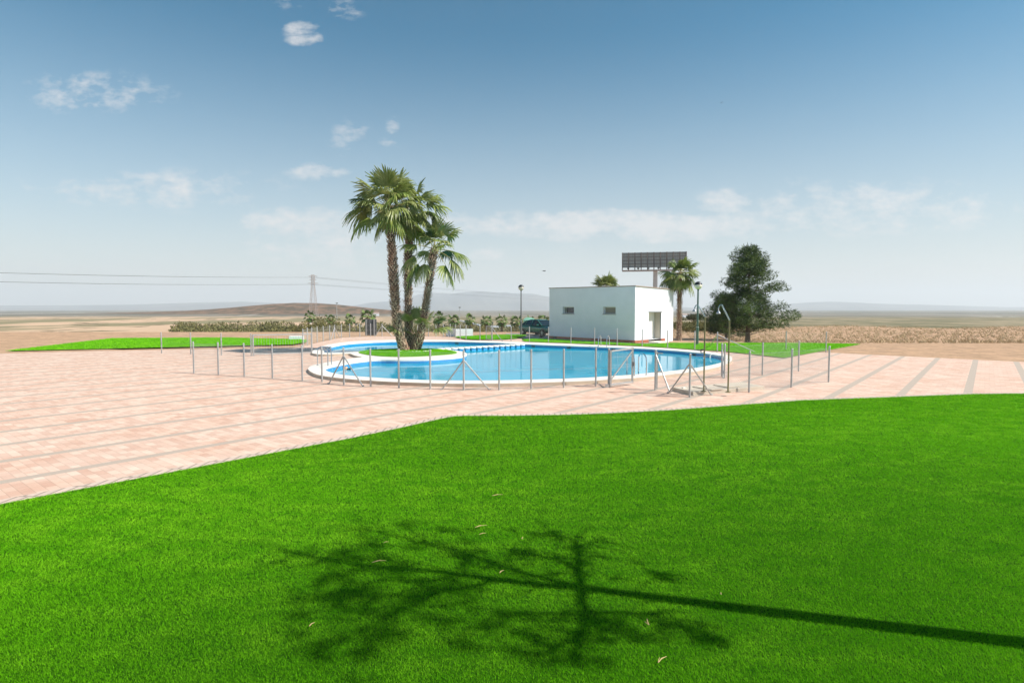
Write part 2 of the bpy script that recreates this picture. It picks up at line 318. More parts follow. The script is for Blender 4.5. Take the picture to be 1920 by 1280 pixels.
outer_px = [(577.5,691),(581,695.4),(587,699),(595,702),(607,704.5),(623.5,707),(644,709.3),(673,711.9),(700,713.6),(740,715.8),(805,718),(871,719),(940,718.6),(998,717.3),(1050,715.8),(1100,714),(1140,711.6),
            (1188,708.6),(1240,703.8),(1280,699.3),(1310,695.4),(1331,691.6),(1348,687.6),(1362,682.5),(1371,677),(1373,671),(1367,666),(1352,662.6),(1330,659.8),(1300,656.9),(1258,653.4),(1200,650.1),(1150,648),
            (1100,645.8),(1050,643.8),(1000,641.9),(938,639.7),(890,638.3),(840,637.3),(790,636.9),(742,636.9),(702,637.8),(669,639.4),(636,642.4),(609,647.4),(593,652.7),(586,658),(585,661.4),
            (592,663.3),(600,664),(625,663.8),(652,662.6),(658,663.2),(663,665.4),(671,667.6),(679.6,668.6),(667,670.4),(655,672),(633,675.9),(611,679.4),(589,683.4),(581,686.9)]
lawn_px = [(673,661.3),(680,659),(691.6,657.4),(720,655.6),(757,654.7),(794.7,654.7),(823,655.7),(846,658.4),(856.5,661.8),(846,664.4),(812,667),(783,668.6),(754.6,669.3),(730,668.8),(708.8,667.6),(688,665.2),(679,663.4)]
WATER = smooth_closed([P(a, b, ZC) for a, b in inner_px], 3)
OUTER = smooth_closed([P(a, b, ZC) for a, b in outer_px], 3)
ISLE = smooth_closed([P(a, b, ZC) for a, b in lawn_px], 3)

def sstep(a, b, x):
    t = min(1, max(0, (x - a) / (b - a))); return t * t * (3 - 2 * t)
def gz(x, y):
    "height of the open ground"
    z = -0.035 * max(0, y - 36) * sstep(6, 12, x) if y < 46 else -.35 * sstep(6, 12, x)
    left = 1 - sstep(.20, .28, x / max(y, 1))
    z += -4.0 * sstep(57, 84, y) * left
    z += -1.2 * sstep(84, 100, y) * (1 - left) - 2.8 * sstep(120, 220, y) * (1 - left)
    if y > 60: z += .18 * sin(x * .21 + 1) * sin(y * .13) * sstep(60, 90, y) 
    d = math.hypot(x, y)
    if y > 300:   # low brown hill to the left
        z += 12.5 * math.exp(-(((x + 262) / 105) ** 2) - (((y - 760) / 90) ** 2)) + 4.5 * math.exp(-(((x + 380) / 160) ** 2) - (((y - 800) / 90) ** 2))
    return z

def sheet(name, poly, zf, m, holes=(), step=None, kind='structure', side=None, label=None):
    vs = [V(p) for p in poly]; n = len(vs); ed = [(i, (i + 1) % n) for i in range(n)]
    for h in holes:
        o = len(vs); vs += [V(p) for p in h]; ed += [(o + i, o + (i + 1) % len(h)) for i in range(len(h))]
    if step:
        xs = [p[0] for p in poly]; ys = [p[1] for p in poly]; x = min(xs)
        while x < max(xs):
            y = min(ys)
            while y < max(ys):
                if pip(poly, x, y) and not any(pip(h, x, y) for h in holes): vs.append(V((x, y)))
                y += step
            x += step
    r = delaunay_2d_cdt(vs, ed, [], 0, 1e-5)
    f = []
    for t in r[2]:
        cx = sum(r[0][i].x for i in t) / 3; cy = sum(r[0][i].y for i in t) / 3
        if pip(poly, cx, cy) and not any(pip(h, cx, cy) for h in holes):
            a, b, c = (r[0][i] for i in t[:3])
            f.append(tuple(t) if (b - a).cross(c - a) > 0 else tuple(t)[::-1])
    mb = MB(); mb.add([(p.x, p.y, zf(p.x, p.y) if callable(zf) else zf) for p in r[0]], f)
    return mb

def wallstrip(mb, poly, z0, z1, mi=0, flip=False):
    n = len(poly)
    vs = [(p[0], p[1], z) for z in (z0, z1) for p in poly]
    fs = [((i + 1) % n, i, n + i, n + (i + 1) % n) if flip else (i, (i + 1) % n, n + (i + 1) % n, n + i) for i in range(n)]
    mb.add(vs, fs, mi)

# deck
FARD = [P(a, b) for a, b in ((560,650),(575,647.5),(595,641.8),(606,640),(618,637.6),(630,634.6),(645,632.6),(675,631.2),(716,630.4),(760,630.2),(803,630.4),(832,631),(845,632.2),(856,634),(873,637),(888,637.6),(915,637.6),(945,636.9),(965,635.6),(978,634.4),(980,637.6),(992,640.8))]
GEDGE = [(-16, -4.5), (-8, 4.0), (-4.6, 7.8), (-3.38, 9.18), (-2.8, 9.83), (-2.07, 10.76), (-1.62, 11.4), (-1.26, 11.88), (-1.0, 12.0), (0, 12.0), (1.2, 12.12), (2.26, 12.33), (3.48, 12.68), (4.84, 13.22), (7, 14.05), (12, 15.1), (22, 15.7)]
deck_poly = [(-30, -4)] + [(-16.2, -4.4)] + GEDGE[1:] + [(22, 24), (16, 30), (13.4, 31.9)] + [P(a, b) for a, b in ((1352, 658.4), (1300, 655.5), (1258, 652.6), (1200, 649.2), (1150, 647), (1100, 645), (1050, 643), (1010, 641.6))] + FARD[::-1] + [P(540, 652), (-22, 31), (-30, 27)]
pcx = sum(p[0] for p in OUTER) / len(OUTER)
dk = sheet('pool_deck', deck_poly, 0.0, None, [OUTER]); tag(dk.build('pool_deck', M['deck']), kind='structure')
# coping
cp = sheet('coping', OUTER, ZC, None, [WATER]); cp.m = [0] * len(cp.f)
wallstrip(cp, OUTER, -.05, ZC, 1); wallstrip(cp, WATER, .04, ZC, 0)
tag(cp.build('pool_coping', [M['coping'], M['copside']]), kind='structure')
wl = MB(); wallstrip(wl, WATER, -1.4, .04); tag(wl.build('pool_wall', M['tile']), kind='structure')
fl = sheet('floor', WATER, -1.4, None); tag(fl.build('pool_floor', M['floor']), kind='structure')
wt = sheet('water', WATER, ZW, None); tag(wt.build('water', M['water']), kind='structure')
# turf strip edge
def offset(line, d):
    out = []
    for i, p in enumerate(line):
        a = line[max(i - 1, 0)]; b = line[min(i + 1, len(line) - 1)]; t = V((b[0] - a[0], b[1] - a[1])).normalized(); out.append((p[0] - t.y * d, p[1] + t.x * d))
    return out
def densify(line, st):
    out = []
    for a, b in zip(line, line[1:]):
        k = max(1, int(math.hypot(b[0] - a[0], b[1] - a[1]) / st))
        out += [(a[0] + (b[0] - a[0]) * i / k, a[1] + (b[1] - a[1]) * i / k) for i in range(k)]
    return out + [line[-1]]
GL = densify(GEDGE, .4); eb = MB()
for i in range(len(GL) - 1):
    pass
o1 = offset(GL, .0); o2 = offset(GL, .24)
for i in range(len(GL) - 1): eb.add([(*o1[i], .004), (*o1[i + 1], .004), (*o2[i + 1], .004), (*o2[i], .004)], [(0, 1, 2, 3)])
tag(eb.build('paver_border', M['edge']), kind='structure')
kb = MB(); o3 = offset(GL, -.05)
for i in range(len(GL) - 1):
    a, b, c, d = o1[i], o1[i + 1], o3[i + 1], o3[i]
    kb.add([(*a, .012), (*b, .012), (*c, .012), (*d, .012), (*a, 0), (*b, 0)], [(3, 2, 1, 0), (4, 5, 1, 0)])
tag(kb.build('turf_kerb', mat('sandy_joint', (.62, .50, .26), (.5, .42, .2), 9, .9)), kind='structure')
LAWN = GEDGE + [(22, -6), (-16, -6)]
tb = sheet('lawn', LAWN, .012, None); tag(tb.build('lawn', M['turfbase']), kind='structure')
# island lawn, far lawn, paths
ib = sheet('il', ISLE, ZC + .02, None); wallstrip(ib, ISLE, ZC - .01, ZC + .02); tag(ib.build('island_lawn', M['farturf']), kind='structure')
FL1 = [P(a, b) for a, b in ((995,641.3),(1000,641.5),(1050,643.3),(1100,645.3),(1150,647.3),(1200,649.5),(1258,652.9),(1300,655.8),(1352,659.0),(1400,664),(1470,672))] + [(22, 37), (20, 39.5)] + [(13.2, 39.9), (11.9, 40.4), (11.2, 40.0), (10.2, 38.5), (8.6, 36.9), (7.3, 37.4), (5.2, 39.6), (3.2, 42.4), (1.9, 43.2), (1.0, 42.4), P(979, 638.5), P(984, 640.6)]
FL2 = [P(a, b) for a, b in ((852,632.2),(862,634),(873,636),(890,637.2),(915,637.4),(945,636.6),(965,635.3),(978,633.6),(984,631.5),(986,629.4),(960,628.7),(930,628.8),(905,629.6),(888,631),(870,631.4))]
FL3 = [(-26.5, 30.6), P(548, 646.5), P(573, 642.5), P(577, 639.5), P(566, 637), (-22, 45), (-30, 44)]
for i, fp in enumerate((FL1, FL2, FL3)):
    s_ = sheet('f', fp, lambda x, y: gz(x, y) + .035, None, step=1.5); tag(s_.build('far_lawn', M['farturf']), kind='structure')
ap = [(1.5, 43.0), (3.3, 42.2), (5.2, 39.5), (7.3, 37.3), (8.6, 36.8), (10.3, 38.4), (11.4, 40.0), (12.6, 41.5), (10, 47), (7, 52), (-.6, 53.5), (-.4, 49.5), (.4, 45)]
s_ = sheet('a', ap, lambda x, y: gz(x, y) + .02, None, step=1.2); tag(s_.build('concrete_path', M['apron']), kind='structure')

# open ground, one sheet to the horizon
def ground():
    import bisect
    ys = list(np.arange(-8, 110, 1.0)) + list(110 * 1.055 ** np.arange(0, 78))
    ys = [y for y in ys if y < 8600] + [8600]
    us = np.linspace(-1.35, 1.35, 150); vs = []; fs = []
    for y in ys:
        for u in us:
            x = u * max(y, 22) if y >= 22 else u * 22
            z = gz(x, y) - .01
            if y < 47 and -22 < x < 16:
                z = -1.6 if min((x - p[0]) ** 2 + (y - p[1]) ** 2 for p in OUTER[::4]) < 2.2 or pip(OUTER, x, y) else -.05
            if y < 24 and -28 < x < 20 and z > -1: z = -.12
            vs.append((x, y, z))
    k = len(us)
    for i in range(len(ys) - 1):
        for j in range(k - 1): fs.append((i * k + j, i * k + j + 1, (i + 1) * k + j + 1, (i + 1) * k + j))
    mb = MB(); mb.add(vs, fs); return mb
def ground_mat():
    m = bpy.data.materials.new('dry_land'); m.use_nodes = True; nt = m.node_tree; b = nt.nodes['Principled BSDF']; b.inputs['Roughness'].default_value = .95; b.inputs['Specular IOR Level'].default_value = .1
    geo = nd(nt, 'ShaderNodeNewGeometry'); sp = nd(nt, 'ShaderNodeSeparateXYZ'); nt.links.new(geo.outputs['Position'], sp.inputs[0])
    def noise(sc, st, det=6, rg=.6):
        mp = nd(nt, 'ShaderNodeMapping'); mp.inputs['Scale'].default_value = st; nt.links.new(geo.outputs['Position'], mp.inputs[0])
        n = nd(nt, 'ShaderNodeTexNoise'); n.inputs['Scale'].default_value = sc; n.inputs['Detail'].default_value = det; n.inputs['Roughness'].default_value = rg; nt.links.new(mp.outputs[0], n.inputs['Vector']); return n.outputs[0]
    def ramp(f, lo, hi): return mth(nt, 'DIVIDE', mth(nt, 'SUBTRACT', f, lo), hi - lo, clamp=True)
    def mixc(f, a, b_):
        x = nd(nt, 'ShaderNodeMix', data_type='RGBA'); nt.links.new(f, x.inputs[0])
        for i, v in ((6, a), (7, b_)):
            if isinstance(v, tuple): x.inputs[i].default_value = (*v, 1)
            else: nt.links.new(v, x.inputs[i])
        return x.outputs[2]
    near = mixc(ramp(noise(.9, (1, 1, 1)), .38, .62), (.50, .32, .20), (.36, .235, .15))
    near = mixc(ramp(noise(5, (1, .5, 1), 8), .55, .68), near, (.20, .15, .075))
    mid = mixc(ramp(noise(.02, (1, .25, 1)), .47, .55), (.52, .36, .24), (.23, .20, .11))
    mid = mixc(ramp(noise(.12, (1, .35, 1), 8), .57, .63), mid, (.10, .095, .045))
    far = mixc(ramp(noise(.004, (1, .22, 1), 8, .7), .42, .56), (.25, .225, .185), (.12, .12, .095))
    far = mixc(ramp(noise(.02, (1, .15, 1), 6), .63, .67), far, (.75, .72, .66))
    Y = sp.outputs[1]
    lf = mth(nt, 'MULTIPLY', mth(nt, 'ADD', sp.outputs[0], mth(nt, 'MULTIPLY', Y, .165)), -.03, clamp=True)
    scr = mixc(ramp(noise(.05, (1, .4, 1), 8, .7), .42, .6), (.30, .24, .15), (.12, .115, .055))
    mid = mixc(lf, scr, mid)
    c = mixc(ramp(Y, 84, 110), near, mid); c = mixc(ramp(Y, 420, 600), c, far)
    hillm = mth(nt, 'MULTIPLY', ramp(sp.outputs[2], -3.6, -2.2), ramp(Y, 560, 600))
    hc = mixc(ramp(noise(.09, (1, .5, 1), 9, .7), .45, .55), (.20, .12, .075), (.085, .065, .04))
    c = mixc(hillm, c, hc)
    nt.links.new(c, b.inputs['Base Color'])
    bp = nd(nt, 'ShaderNodeBump'); bp.inputs['Strength'].default_value = .5; bp.inputs['Distance'].default_value = .1; nt.links.new(noise(3, (1, 1, 1)), bp.inputs['Height']); nt.links.new(bp.outputs[0], b.inputs['Normal'])
    return m
M['land'] = ground_mat(); tag(ground().build('ground', M['land'], smooth=True), kind='structure')

# mountains
def fbm1(x, seed, o=6):
    s = 0; a = 1
    for k in range(o):
        r = random.Random(seed + k); ph = [r.uniform(0, 6.28) for _ in range(3)]; fr = [r.uniform(.8, 1.25) for _ in range(3)]
        s += a * sum(sin(x * fr[i] * 2 ** k + ph[i]) for i in range(3)) / 3; a *= .5
    return s
ridge = [(-300,575),(200,572),(450,566),(560,570),(600,573),(625,577),(645,576),(700,567.5),(740,564),(770,556),(790,552),(812,550),(830,551.2),(845,552),(862,549.5),(880,548.5),(900,547),(915,547.3),(935,549),(948,548),(960,550),(1000,551.8),(1030,557),(1090,563),(1150,566),(1220,571),(1300,577),(1400,574),(1550,566),(1700,571),(1900,576),(2300,570)]
def ridge_h(px, D):
    for (a, ya), (b, yb) in zip(ridge, ridge[1:]):
        if a <= px <= b: t = (px - a) / (b - a); y = ya + (yb - ya) * (3 * t * t - 2 * t ** 3) * .5 + (yb - ya) * t * .5; return (580 - y) / F * D + H
    return 20
def mountains():
    vs = []; fs = []; D0, D1 = 4300, 7600; nr = 44; us = np.linspace(-1.15, 1.2, 620)
    for i in range(nr):
        t = i / (nr - 1); D = D0 + (D1 - D0) * t
        for u in us:
            px = 960 + u * F; rp = .72 + .05 * fbm1(u * 9, 5, 3)
            hh = ridge_h(px, D0 + (D1 - D0) * rp) + 4
            s = sstep(0, 1, t / rp) if t < rp else 1 - .6 * sstep(0, 1, (t - rp) / (1 - rp))
            s = s ** 1.25
            g = .13 * fbm1(u * 40 + 2.5 * t, 11, 4) * sstep(0, .3, t) * (1 - s * .86)
            vs.append((u * D, D, -6 + (hh + 4) * max(0, s + g) + .8 * fbm1(u * 160 + t * 9, 21, 3) * s))
    k = len(us); fs = [(i * k + j, i * k + j + 1, (i + 1) * k + j + 1, (i + 1) * k + j) for i in range(nr - 1) for j in range(k - 1)]
    mb = MB(); mb.add(vs, fs); return mb
M['mount'] = mat('mountain_rock', (.11, .11, .105), (.07, .075, .07), .006, .95, c3=(.15, .14, .12), detail=9)
tag(mountains().build('mountains', M['mount'], smooth=True), kind='structure')

# ------------------------------------------------------------------ turf blades
def blades(name, poly, n, dens, hgt, wid, z0, m, holes=(), label=None):
    xs = [p[0] for p in poly]; ys = [p[1] for p in poly]
    pts = []
    pa = np.array(poly); K = len(pa)
    def inside(x, y, q):
        c = np.zeros(len(x), bool); j = len(q) - 1
        for i in range(len(q)):
            xi, yi = q[i]; xj, yj = q[j]
            cond = ((yi > y) != (yj > y)) & (x < (xj - xi) * (y - yi) / ((yj - yi) if yj != yi else 1e-9) + xi); c ^= cond; j = i
        return c
    x, y = dens(n); k = inside(x, y, pa) 
    x, y = x[k], y[k]; n = len(x)
    D = np.hypot(x, y); z = z0 if not callable(z0) else np.array([z0(a, b) for a, b in zip(x, y)])
    h = hgt * rng.uniform(.55, 1.15, n) * np.clip(D / 9, 1, 1.6); w = wid * np.clip(D / 4.2, 1, 6); a = rng.uniform(0, 2 * pi, n); t = rng.uniform(0, 2 * pi, n); ln = rng.uniform(.35, 1.5, n) * h * np.clip(D / 6.5, .55, 1.9)
    # mowing drift: blades lean together in loose patches
    lx = ln * np.cos(t) + .25 * h * np.sin(x * .7 + y * .9); ly = ln * np.sin(t) + .25 * h * np.cos(y * .8 - x * .3)
    co = np.empty((n, 3, 3), np.float32)
    co[:, 0] = np.stack([x - w * np.cos(a), y - w * np.sin(a), np.zeros(n) + z], 1); co[:, 1] = np.stack([x + w * np.cos(a), y + w * np.sin(a), np.zeros(n) + z], 1)
    co[:, 2] = np.stack([x + lx, y + ly, z + h], 1)
    me = bpy.data.meshes.new(name); me.vertices.add(3 * n); me.loops.add(3 * n); me.polygons.add(n)
    me.vertices.foreach_set('co', co.ravel()); me.loops.foreach_set('vertex_index', np.arange(3 * n, dtype=np.int32)); me.polygons.foreach_set('loop_start', np.arange(0, 3 * n, 3, dtype=np.int32))
    me.update(calc_edges=True); me.materials.append(m); o = bpy.data.objects.new(name, me); COL.objects.link(o); tag(o, label, 'grass', kind='stuff'); return o
def dens_front(n):
    Y = 2.4 * (16.0 / 2.4) ** (rng.uniform(0, 1, n) ** .78) ; Y = Y + 0
    u = rng.uniform(-1.2, 1.2, n); return Y * u, Y
blades('grass', LAWN, 2400000, dens_front, .018, .00105, .012, M['blade'], label='bright green short turf covering the foreground lawn')
def dens_side(n):
    x = rng.uniform(-15, 19, n); y = rng.uniform(-5.5, 16, n); k = (y < 2.4) | (abs(x) > 1.2 * np.maximum(y, .1)); return x[k], y[k]
blades('grass', LAWN, 1300000, dens_side, .026, .0045, .012, M['blade'], label='bright green short turf at the outer sides of the lawn')
def dens_box(x0, x1, y0, y1): return lambda n: (rng.uniform(x0, x1, n), rng.uniform(y0, y1, n))
blades('grass', ISLE, 45000, dens_box(-8.5, -2, 26, 32), .035, .002, ZC + .02, M['blade'], label='short green turf on the palm island in the pool')

for fp, n in ((FL1, 110000), (FL2, 40000), (FL3, 60000)):
    xs = [p[0] for p in fp]; ys = [p[1] for p in fp]
    blades('grass', fp, n, dens_box(min(xs), max(xs), min(ys), max(ys)), .045, .0022, lambda a, b: gz(a, b) + .035, M['blade'], label='short green turf between the far fence and the buildings')
# ------------------------------------------------------------------ palms
def fan(mb, o, d, Rb, nseg=30, droop=.5, sec=4, spread=2.05, mi=0, up=None, fold=.22):
    "a fan blade with the hastula at o pointing along d"
    d = d.normalized(); upv = up or V((0, 0, 1)); s = d.cross(upv)
    if s.length < .05: s = d.cross(V((random.random() - .5, random.random() - .5, .1)))
    s.normalize(); n = s.cross(d).normalized()
    tw = random.uniform(-.5, .5); s, n = s * cos(tw) + n * sin(tw), n * cos(tw) - s * sin(tw)
    da = 2 * spread / nseg
    for k in range(nseg):
        ph = -spread + da * (k + .5) + random.uniform(-.1, .1) * da; e = cos(ph) * d + sin(ph) * s; side = (-sin(ph) * d + cos(ph) * s)
        Ls = Rb * (1 - .28 * (abs(ph) / spread) ** 2) * random.uniform(.86, 1.08); dr = droop * random.uniform(.35, 1.15)
        vs = []; lift = n * (.035 * Rb * (1 if k % 2 else -.4))
        for j in range(sec + 1):
            t = j / sec; r = Ls * t
            c = o + e * r * (1 - .22 * dr * t * t) - n * abs(sin(ph)) * r * fold + V((0, 0, -1)) * dr * Ls * max(0, t - .35) ** 2 * 1.25
            w = da * .7 * r if t < .62 else da * .7 * Ls * .62 * (1 - (t - .62) / .38) ** .8
            w = max(w, .004); vs += [c - side * w - lift * t * .6, c + n * w * .55, c + side * w - lift * t * .6]
        fs = []
        for j in range(sec): a = j * 3; fs += [(a, a + 1, a + 4, a + 3), (a + 1, a + 2, a + 5, a + 4)]
        mb.add(vs, fs, mi)
def palm_crown(heart, leaves, Lp, Rb, nseg=30, sec=4, petr=.014):
    "leaves: list of (azimuth, elevation, scale, droop, dry)"
    mb = MB()
    for az, el, sc, dr, dry in leaves:
        d0 = V((cos(az) * cos(el), sin(az) * cos(el), sin(el))); pts = [V(heart)]; d = d0.copy(); k = 5; st = Lp * sc / k
        for i in range(k):
            d = (d + V((0, 0, -1)) * .055 * (1.2 - .5 * sin(el))).normalized(); pts.append(pts[-1] + d * st)
        mi = 1 if dry else (random.choice((0, 0, 3, 3, 0, 3, 4)) if nseg > 20 else 0)
        mb.tube(pts, [petr * 1.6 - petr * .9 * i / k for i in range(k + 1)], 4, 2, cap=False)
        fan(mb, pts[-1], (d + V((0, 0, -1)) * .12 * dr).normalized(), Rb * sc, nseg, dr, sec, mi=mi, spread=random.uniform(1.25, 1.8), fold=random.uniform(.1, .45))
    return mb
def auto_leaves(n, lo=-45, hi=82, seed=0, dry=.0, sc=1):
    r = random.Random(seed); out = []
    for i in range(n):
        t = (i + .5) / n; el = R(hi - (hi - lo) * t ** .85) + r.uniform(-.12, .12); az = i * 2.39996 + r.uniform(-.3, .3)
        out.append((az, el, sc * r.uniform(.85, 1.1) * (1 - .12 * t), r.uniform(.45, 1.0) * (.6 + .6 * t), r.random() < dry * t * t))
    return out
def trunk(path, rad, seed=0, step=.105, per=9, boot=.15, flare=1.35):
    r = random.Random(seed); pts = [V(p) for p in path]; mb = MB()
    # resample
    cum = [0]
    for a, b in zip(pts, pts[1:]): cum.append(cum[-1] + (b - a).length)
    Lt = cum[-1]
    def at(s):
        s = min(max(s, 0), Lt - 1e-4)
        for i in range(len(pts) - 1):
            if s <= cum[i + 1]:
                t = (s - cum[i]) / (cum[i + 1] - cum[i]); p0 = pts[max(i - 1, 0)]; p1, p2 = pts[i], pts[i + 1]; p3 = pts[min(i + 2, len(pts) - 1)]
                return .5 * ((2 * p1) + (p2 - p0) * t + (2 * p0 - 5 * p1 + 4 * p2 - p3) * t * t + (3 * p1 - p0 - 3 * p2 + p3) * t ** 3)
    def rd(s): return rad * (1 + (flare - 1) * math.exp(-s / .7) + .1 * sin(s * 1.3 + seed)) * (1 - .12 * s / Lt)
    k = int(Lt / .25) + 2; mb.tube([at(Lt * i / (k - 1)) for i in range(k)], [rd(Lt * i / (k - 1)) * .88 for i in range(k)], 12, mi=1)
    s = 0.02; row = 0
    while s < Lt - .02:
        c = at(s); d = (at(s + .05) - at(s - .05)).normalized(); a = d.cross(V((0, 1, 0.01))).normalized(); b = d.cross(a); rr = rd(s)
        for j in range(per):
            t = 2 * pi * (j + .5 * (row % 2)) / per + r.uniform(-.12, .12); e = a * cos(t) + b * sin(t); tg = d.cross(e)
            w = rr * pi / per * r.uniform(.55, .95); ln = boot * r.uniform(.5, 1.35); out = r.uniform(.25, .95) * boot * (.5 if s < 1.2 else 1)
            p = c + e * rr * .84; tip = p + d * ln * .9 + e * out
            th = e * rr * .13
            vs = [p - tg * w, p + tg * w, p + th + tg * w * .8 - d * .01, p + th - tg * w * .8 - d * .01, tip - tg * w * .45, tip + tg * w * .45, tip + th * .4 + tg * w * .4 - d * .015, tip + th * .4 - tg * w * .4 - d * .015]
            mb.add(vs, [(0, 1, 5, 4), (3, 7, 6, 2), (1, 2, 6, 5), (0, 4, 7, 3), (4, 5, 6, 7)])
        s += step * r.uniform(.9, 1.1); row += 1
    return mb
def palm(name, label, path, rad, leaves, Lp, Rb, group=None, nseg=30, sec=4, seed=0, **tk):
    t = thing(name, path[0], label, 'palm tree', group)
    trunk(path, rad, seed, **tk).build('trunk', [M['boots'], M['core']], t)
    c = palm_crown(path[-1], leaves, Lp, Rb, nseg, sec); c.build('crown', [M['leaf'], M['leafdry'], M['petiole'], M['leaflight'], M['leafdark']], t)
    return t
M['petiole'] = mat('petiole', (.24, .26, .07), (.30, .22, .08), 3, .5)
DI = 29.7
def ppath(pts, D0, D1=None):
    D1 = D1 or D0; k = len(pts) - 1
    return [tuple(PD(x, y, D0 + (D1 - D0) * i / k)) for i, (x, y) in enumerate(pts)]
A = R
def set_base(path, z): p = list(path); p[0] = (p[0][0], p[0][1], z); return p
GI = 'palms growing on the pool island'
random.seed(11)
lv = auto_leaves(25, -24, 84, 1, sc=1.02)
lv += [(A(198), A(-14), 1.15, .8, 0), (A(185), A(8), 1.15, .9, 0), (A(268), A(-58), .62, .5, 0), (A(215), A(-48), .8, .6, 0), (A(170), A(30), 1.05, .5, 0), (A(100), A(74), 1.1, .5, 0), (A(150), A(68), 1.1, .5, 0), (A(40), A(66), 1.05, .6, 0), (A(10), A(35), 1.0, .6, 0)]
palm('palm_tree', 'tallest palm on the pool island, left of the three, its trunk leaning left', set_base(ppath([(758,659),(750,630),(744,600),(740.5,560),(737.5,510),(734.5,460),(732,418),(730,390)], DI, DI - .3), ZC), .215, lv, 1.0, 1.18, GI, seed=3)
random.seed(12)
lv = auto_leaves(22, -28, 80, 5)
lv += [(A(-60), A(-45), 1.0, .7, 0), (A(0), A(25), 1.1, .8, 0), (A(20), A(45), 1.15, .8, 0), (A(-20), A(5), 1.05, .8, 0)]
palm('palm_tree', 'straight middle palm on the pool island, its crown between the other two', set_base(ppath([(771,656),(767,620),(765.5,580),(765,540),(765.5,500),(767,460),(769,425),(772,398)], DI + .75, DI + .9), ZC), .20, lv, .95, 1.05, GI, seed=8)
random.seed(13)
lv = [(A(-8), A(-18), 1.05, .8, 0), (A(-2), A(5), 1.05, .9, 0), (A(-25), A(-42), 1.1, .55, 0), (A(25), A(52), 1.05, .5, 0), (A(80), A(80), .95, .2, 0), (A(190), A(-8), 1.1, .9, 0), (A(180), A(24), 1.0, .7, 0), (A(215), A(-42), 1.0, .8, 0),
      (A(250), A(40), .75, .6, 0), (A(300), A(30), .8, .7, 0), (A(150), A(60), .9, .5, 0), (A(-80), A(66), .75, .5, 0), (A(120), A(10), .9, .8, 0), (A(55), A(12), .9, .8, 0), (A(180), A(-30), 1.15, .8, 0), (A(100), A(40), .95, .4, 0), (A(-60), A(20), .85, .6, 0), (A(-100), A(50), .8, .4, 0), (A(200), A(60), .9, .4, 0), (A(-35), A(62), .95, .4, 0)]
palm('palm_tree', 'shortest tall palm on the pool island, its trunk leaning right', set_base(ppath([(779,658),(787,635),(793,605),(798,575),(803,540),(808,510),(812,482),(815,468)], DI + .25, DI - .1), ZC), .18, lv, .95, 1.0, GI, seed=14)
random.seed(14)
lv = [(A(75), A(70), 1.0, .2, 0), (A(150), A(55), 1.0, .3, 0), (A(200), A(35), .9, .5, 0), (A(20), A(60), .9, .3, 0), (A(-50), A(55), .8, .4, 0), (A(235), A(62), .9, .3, 0), (A(-5), A(44), 1.15, .4, 0), (A(-12), A(28), 1.2, .6, 0), (A(170), A(30), .8, .6, 0), (A(110), A(82), .9, .2, 0)]
palm('palm_tree', 'low young palm between the trunks on the pool island', set_base(ppath([(776,659),(777,650),(778,640),(779,630)], DI + .45), ZC), .16, lv, 1.0, .85, GI, seed=21, flare=1.1)
st = MB(); r_ = random.Random(4); c0 = P(772, 660, ZC)
for k in range(46):
    t = r_.uniform(0, 2 * pi); q = r_.uniform(.95, 1.15); st.lathe([(.01, 0), (.05, .01), (.055, .03), (.02, .05)], (c0[0] + 1.0 * q * cos(t) * .8, c0[1] + .6 + .8 * q * sin(t), ZC + .015), 6)
tag(st.build('pebbles', M['coping'], smooth=True), 'ring of pale pebbles around the palm trunks on the island', 'pebbles', kind='stuff')

# palm beside the small building
random.seed(31)
bp0 = (12.05, 42.3); zt = gz(*bp0)
lv = auto_leaves(26, -40, 80, 9) + [(A(200), A(-30), 1.1, .9, 0), (A(-20), A(-35), 1.05, .8, 0), (A(180), A(-10), 1.1, .9, 0)]
palm('palm_tree', 'single palm standing beside the right corner of the white building', [(bp0[0], bp0[1], zt), (bp0[0], 42.3, 1.6), (bp0[0], 42.3, 3.2), (bp0[0] + .02, 42.3, 4.75)], .165, lv, .70, .98, nseg=26, seed=33, boot=.15)
hp = PD(1136, 545, 56)
palm('palm_tree', 'palm whose crown shows above the roof behind the white building', [(hp.x, 56, gz(hp.x, 56)), (hp.x, 56, 2.2), (hp.x, 56, 4.15)], .2, auto_leaves(30, 5, 86, 44), .75, .95, nseg=24, seed=40, step=.2, per=8)

# row of small palms beyond the far fence
def small_palm(seed):
    random.seed(seed); t = thing('palm_tree', (0, 0, 0), 'x', 'palm tree')
    tm = MB(); hh = 4.9; tm.tube([(0, 0, 0), (.03, 0, 1.6), (0, .02, 3.4), (0, 0, hh)], [.24, .19, .17, .16], 8)
    r = random.Random(seed)
    for k in range(120):
        a = r.uniform(0, 6.28); z = r.uniform(0, hh); e = V((cos(a), sin(a), 0)); tg = V((-sin(a), cos(a), 0)); p = e * .16 + V((0, 0, z))
        tm.add([p - tg * .06, p + tg * .06, p + e * .12 + V((0, 0, .12))], [(0, 1, 2)])
    o = bpy.data.objects.new('trunk', tm.mesh('trunk', M['fartrunk'])); COL.objects.link(o); o.parent = t
    lv = auto_leaves(17, -30, 80, seed, sc=.95) + [(i * 1.3, A(-52), .75, 1.2, 1) for i in range(5)]
    cm = palm_crown((0, 0, hh), lv, .72, .8, 15, 3, .02)
    o = bpy.data.objects.new('crown', cm.mesh('crown', [M['farleaf'], M['leafdry'], M['petiole']])); COL.objects.link(o); o.parent = t
    return t
protos = [small_palm(101), small_palm(102)]
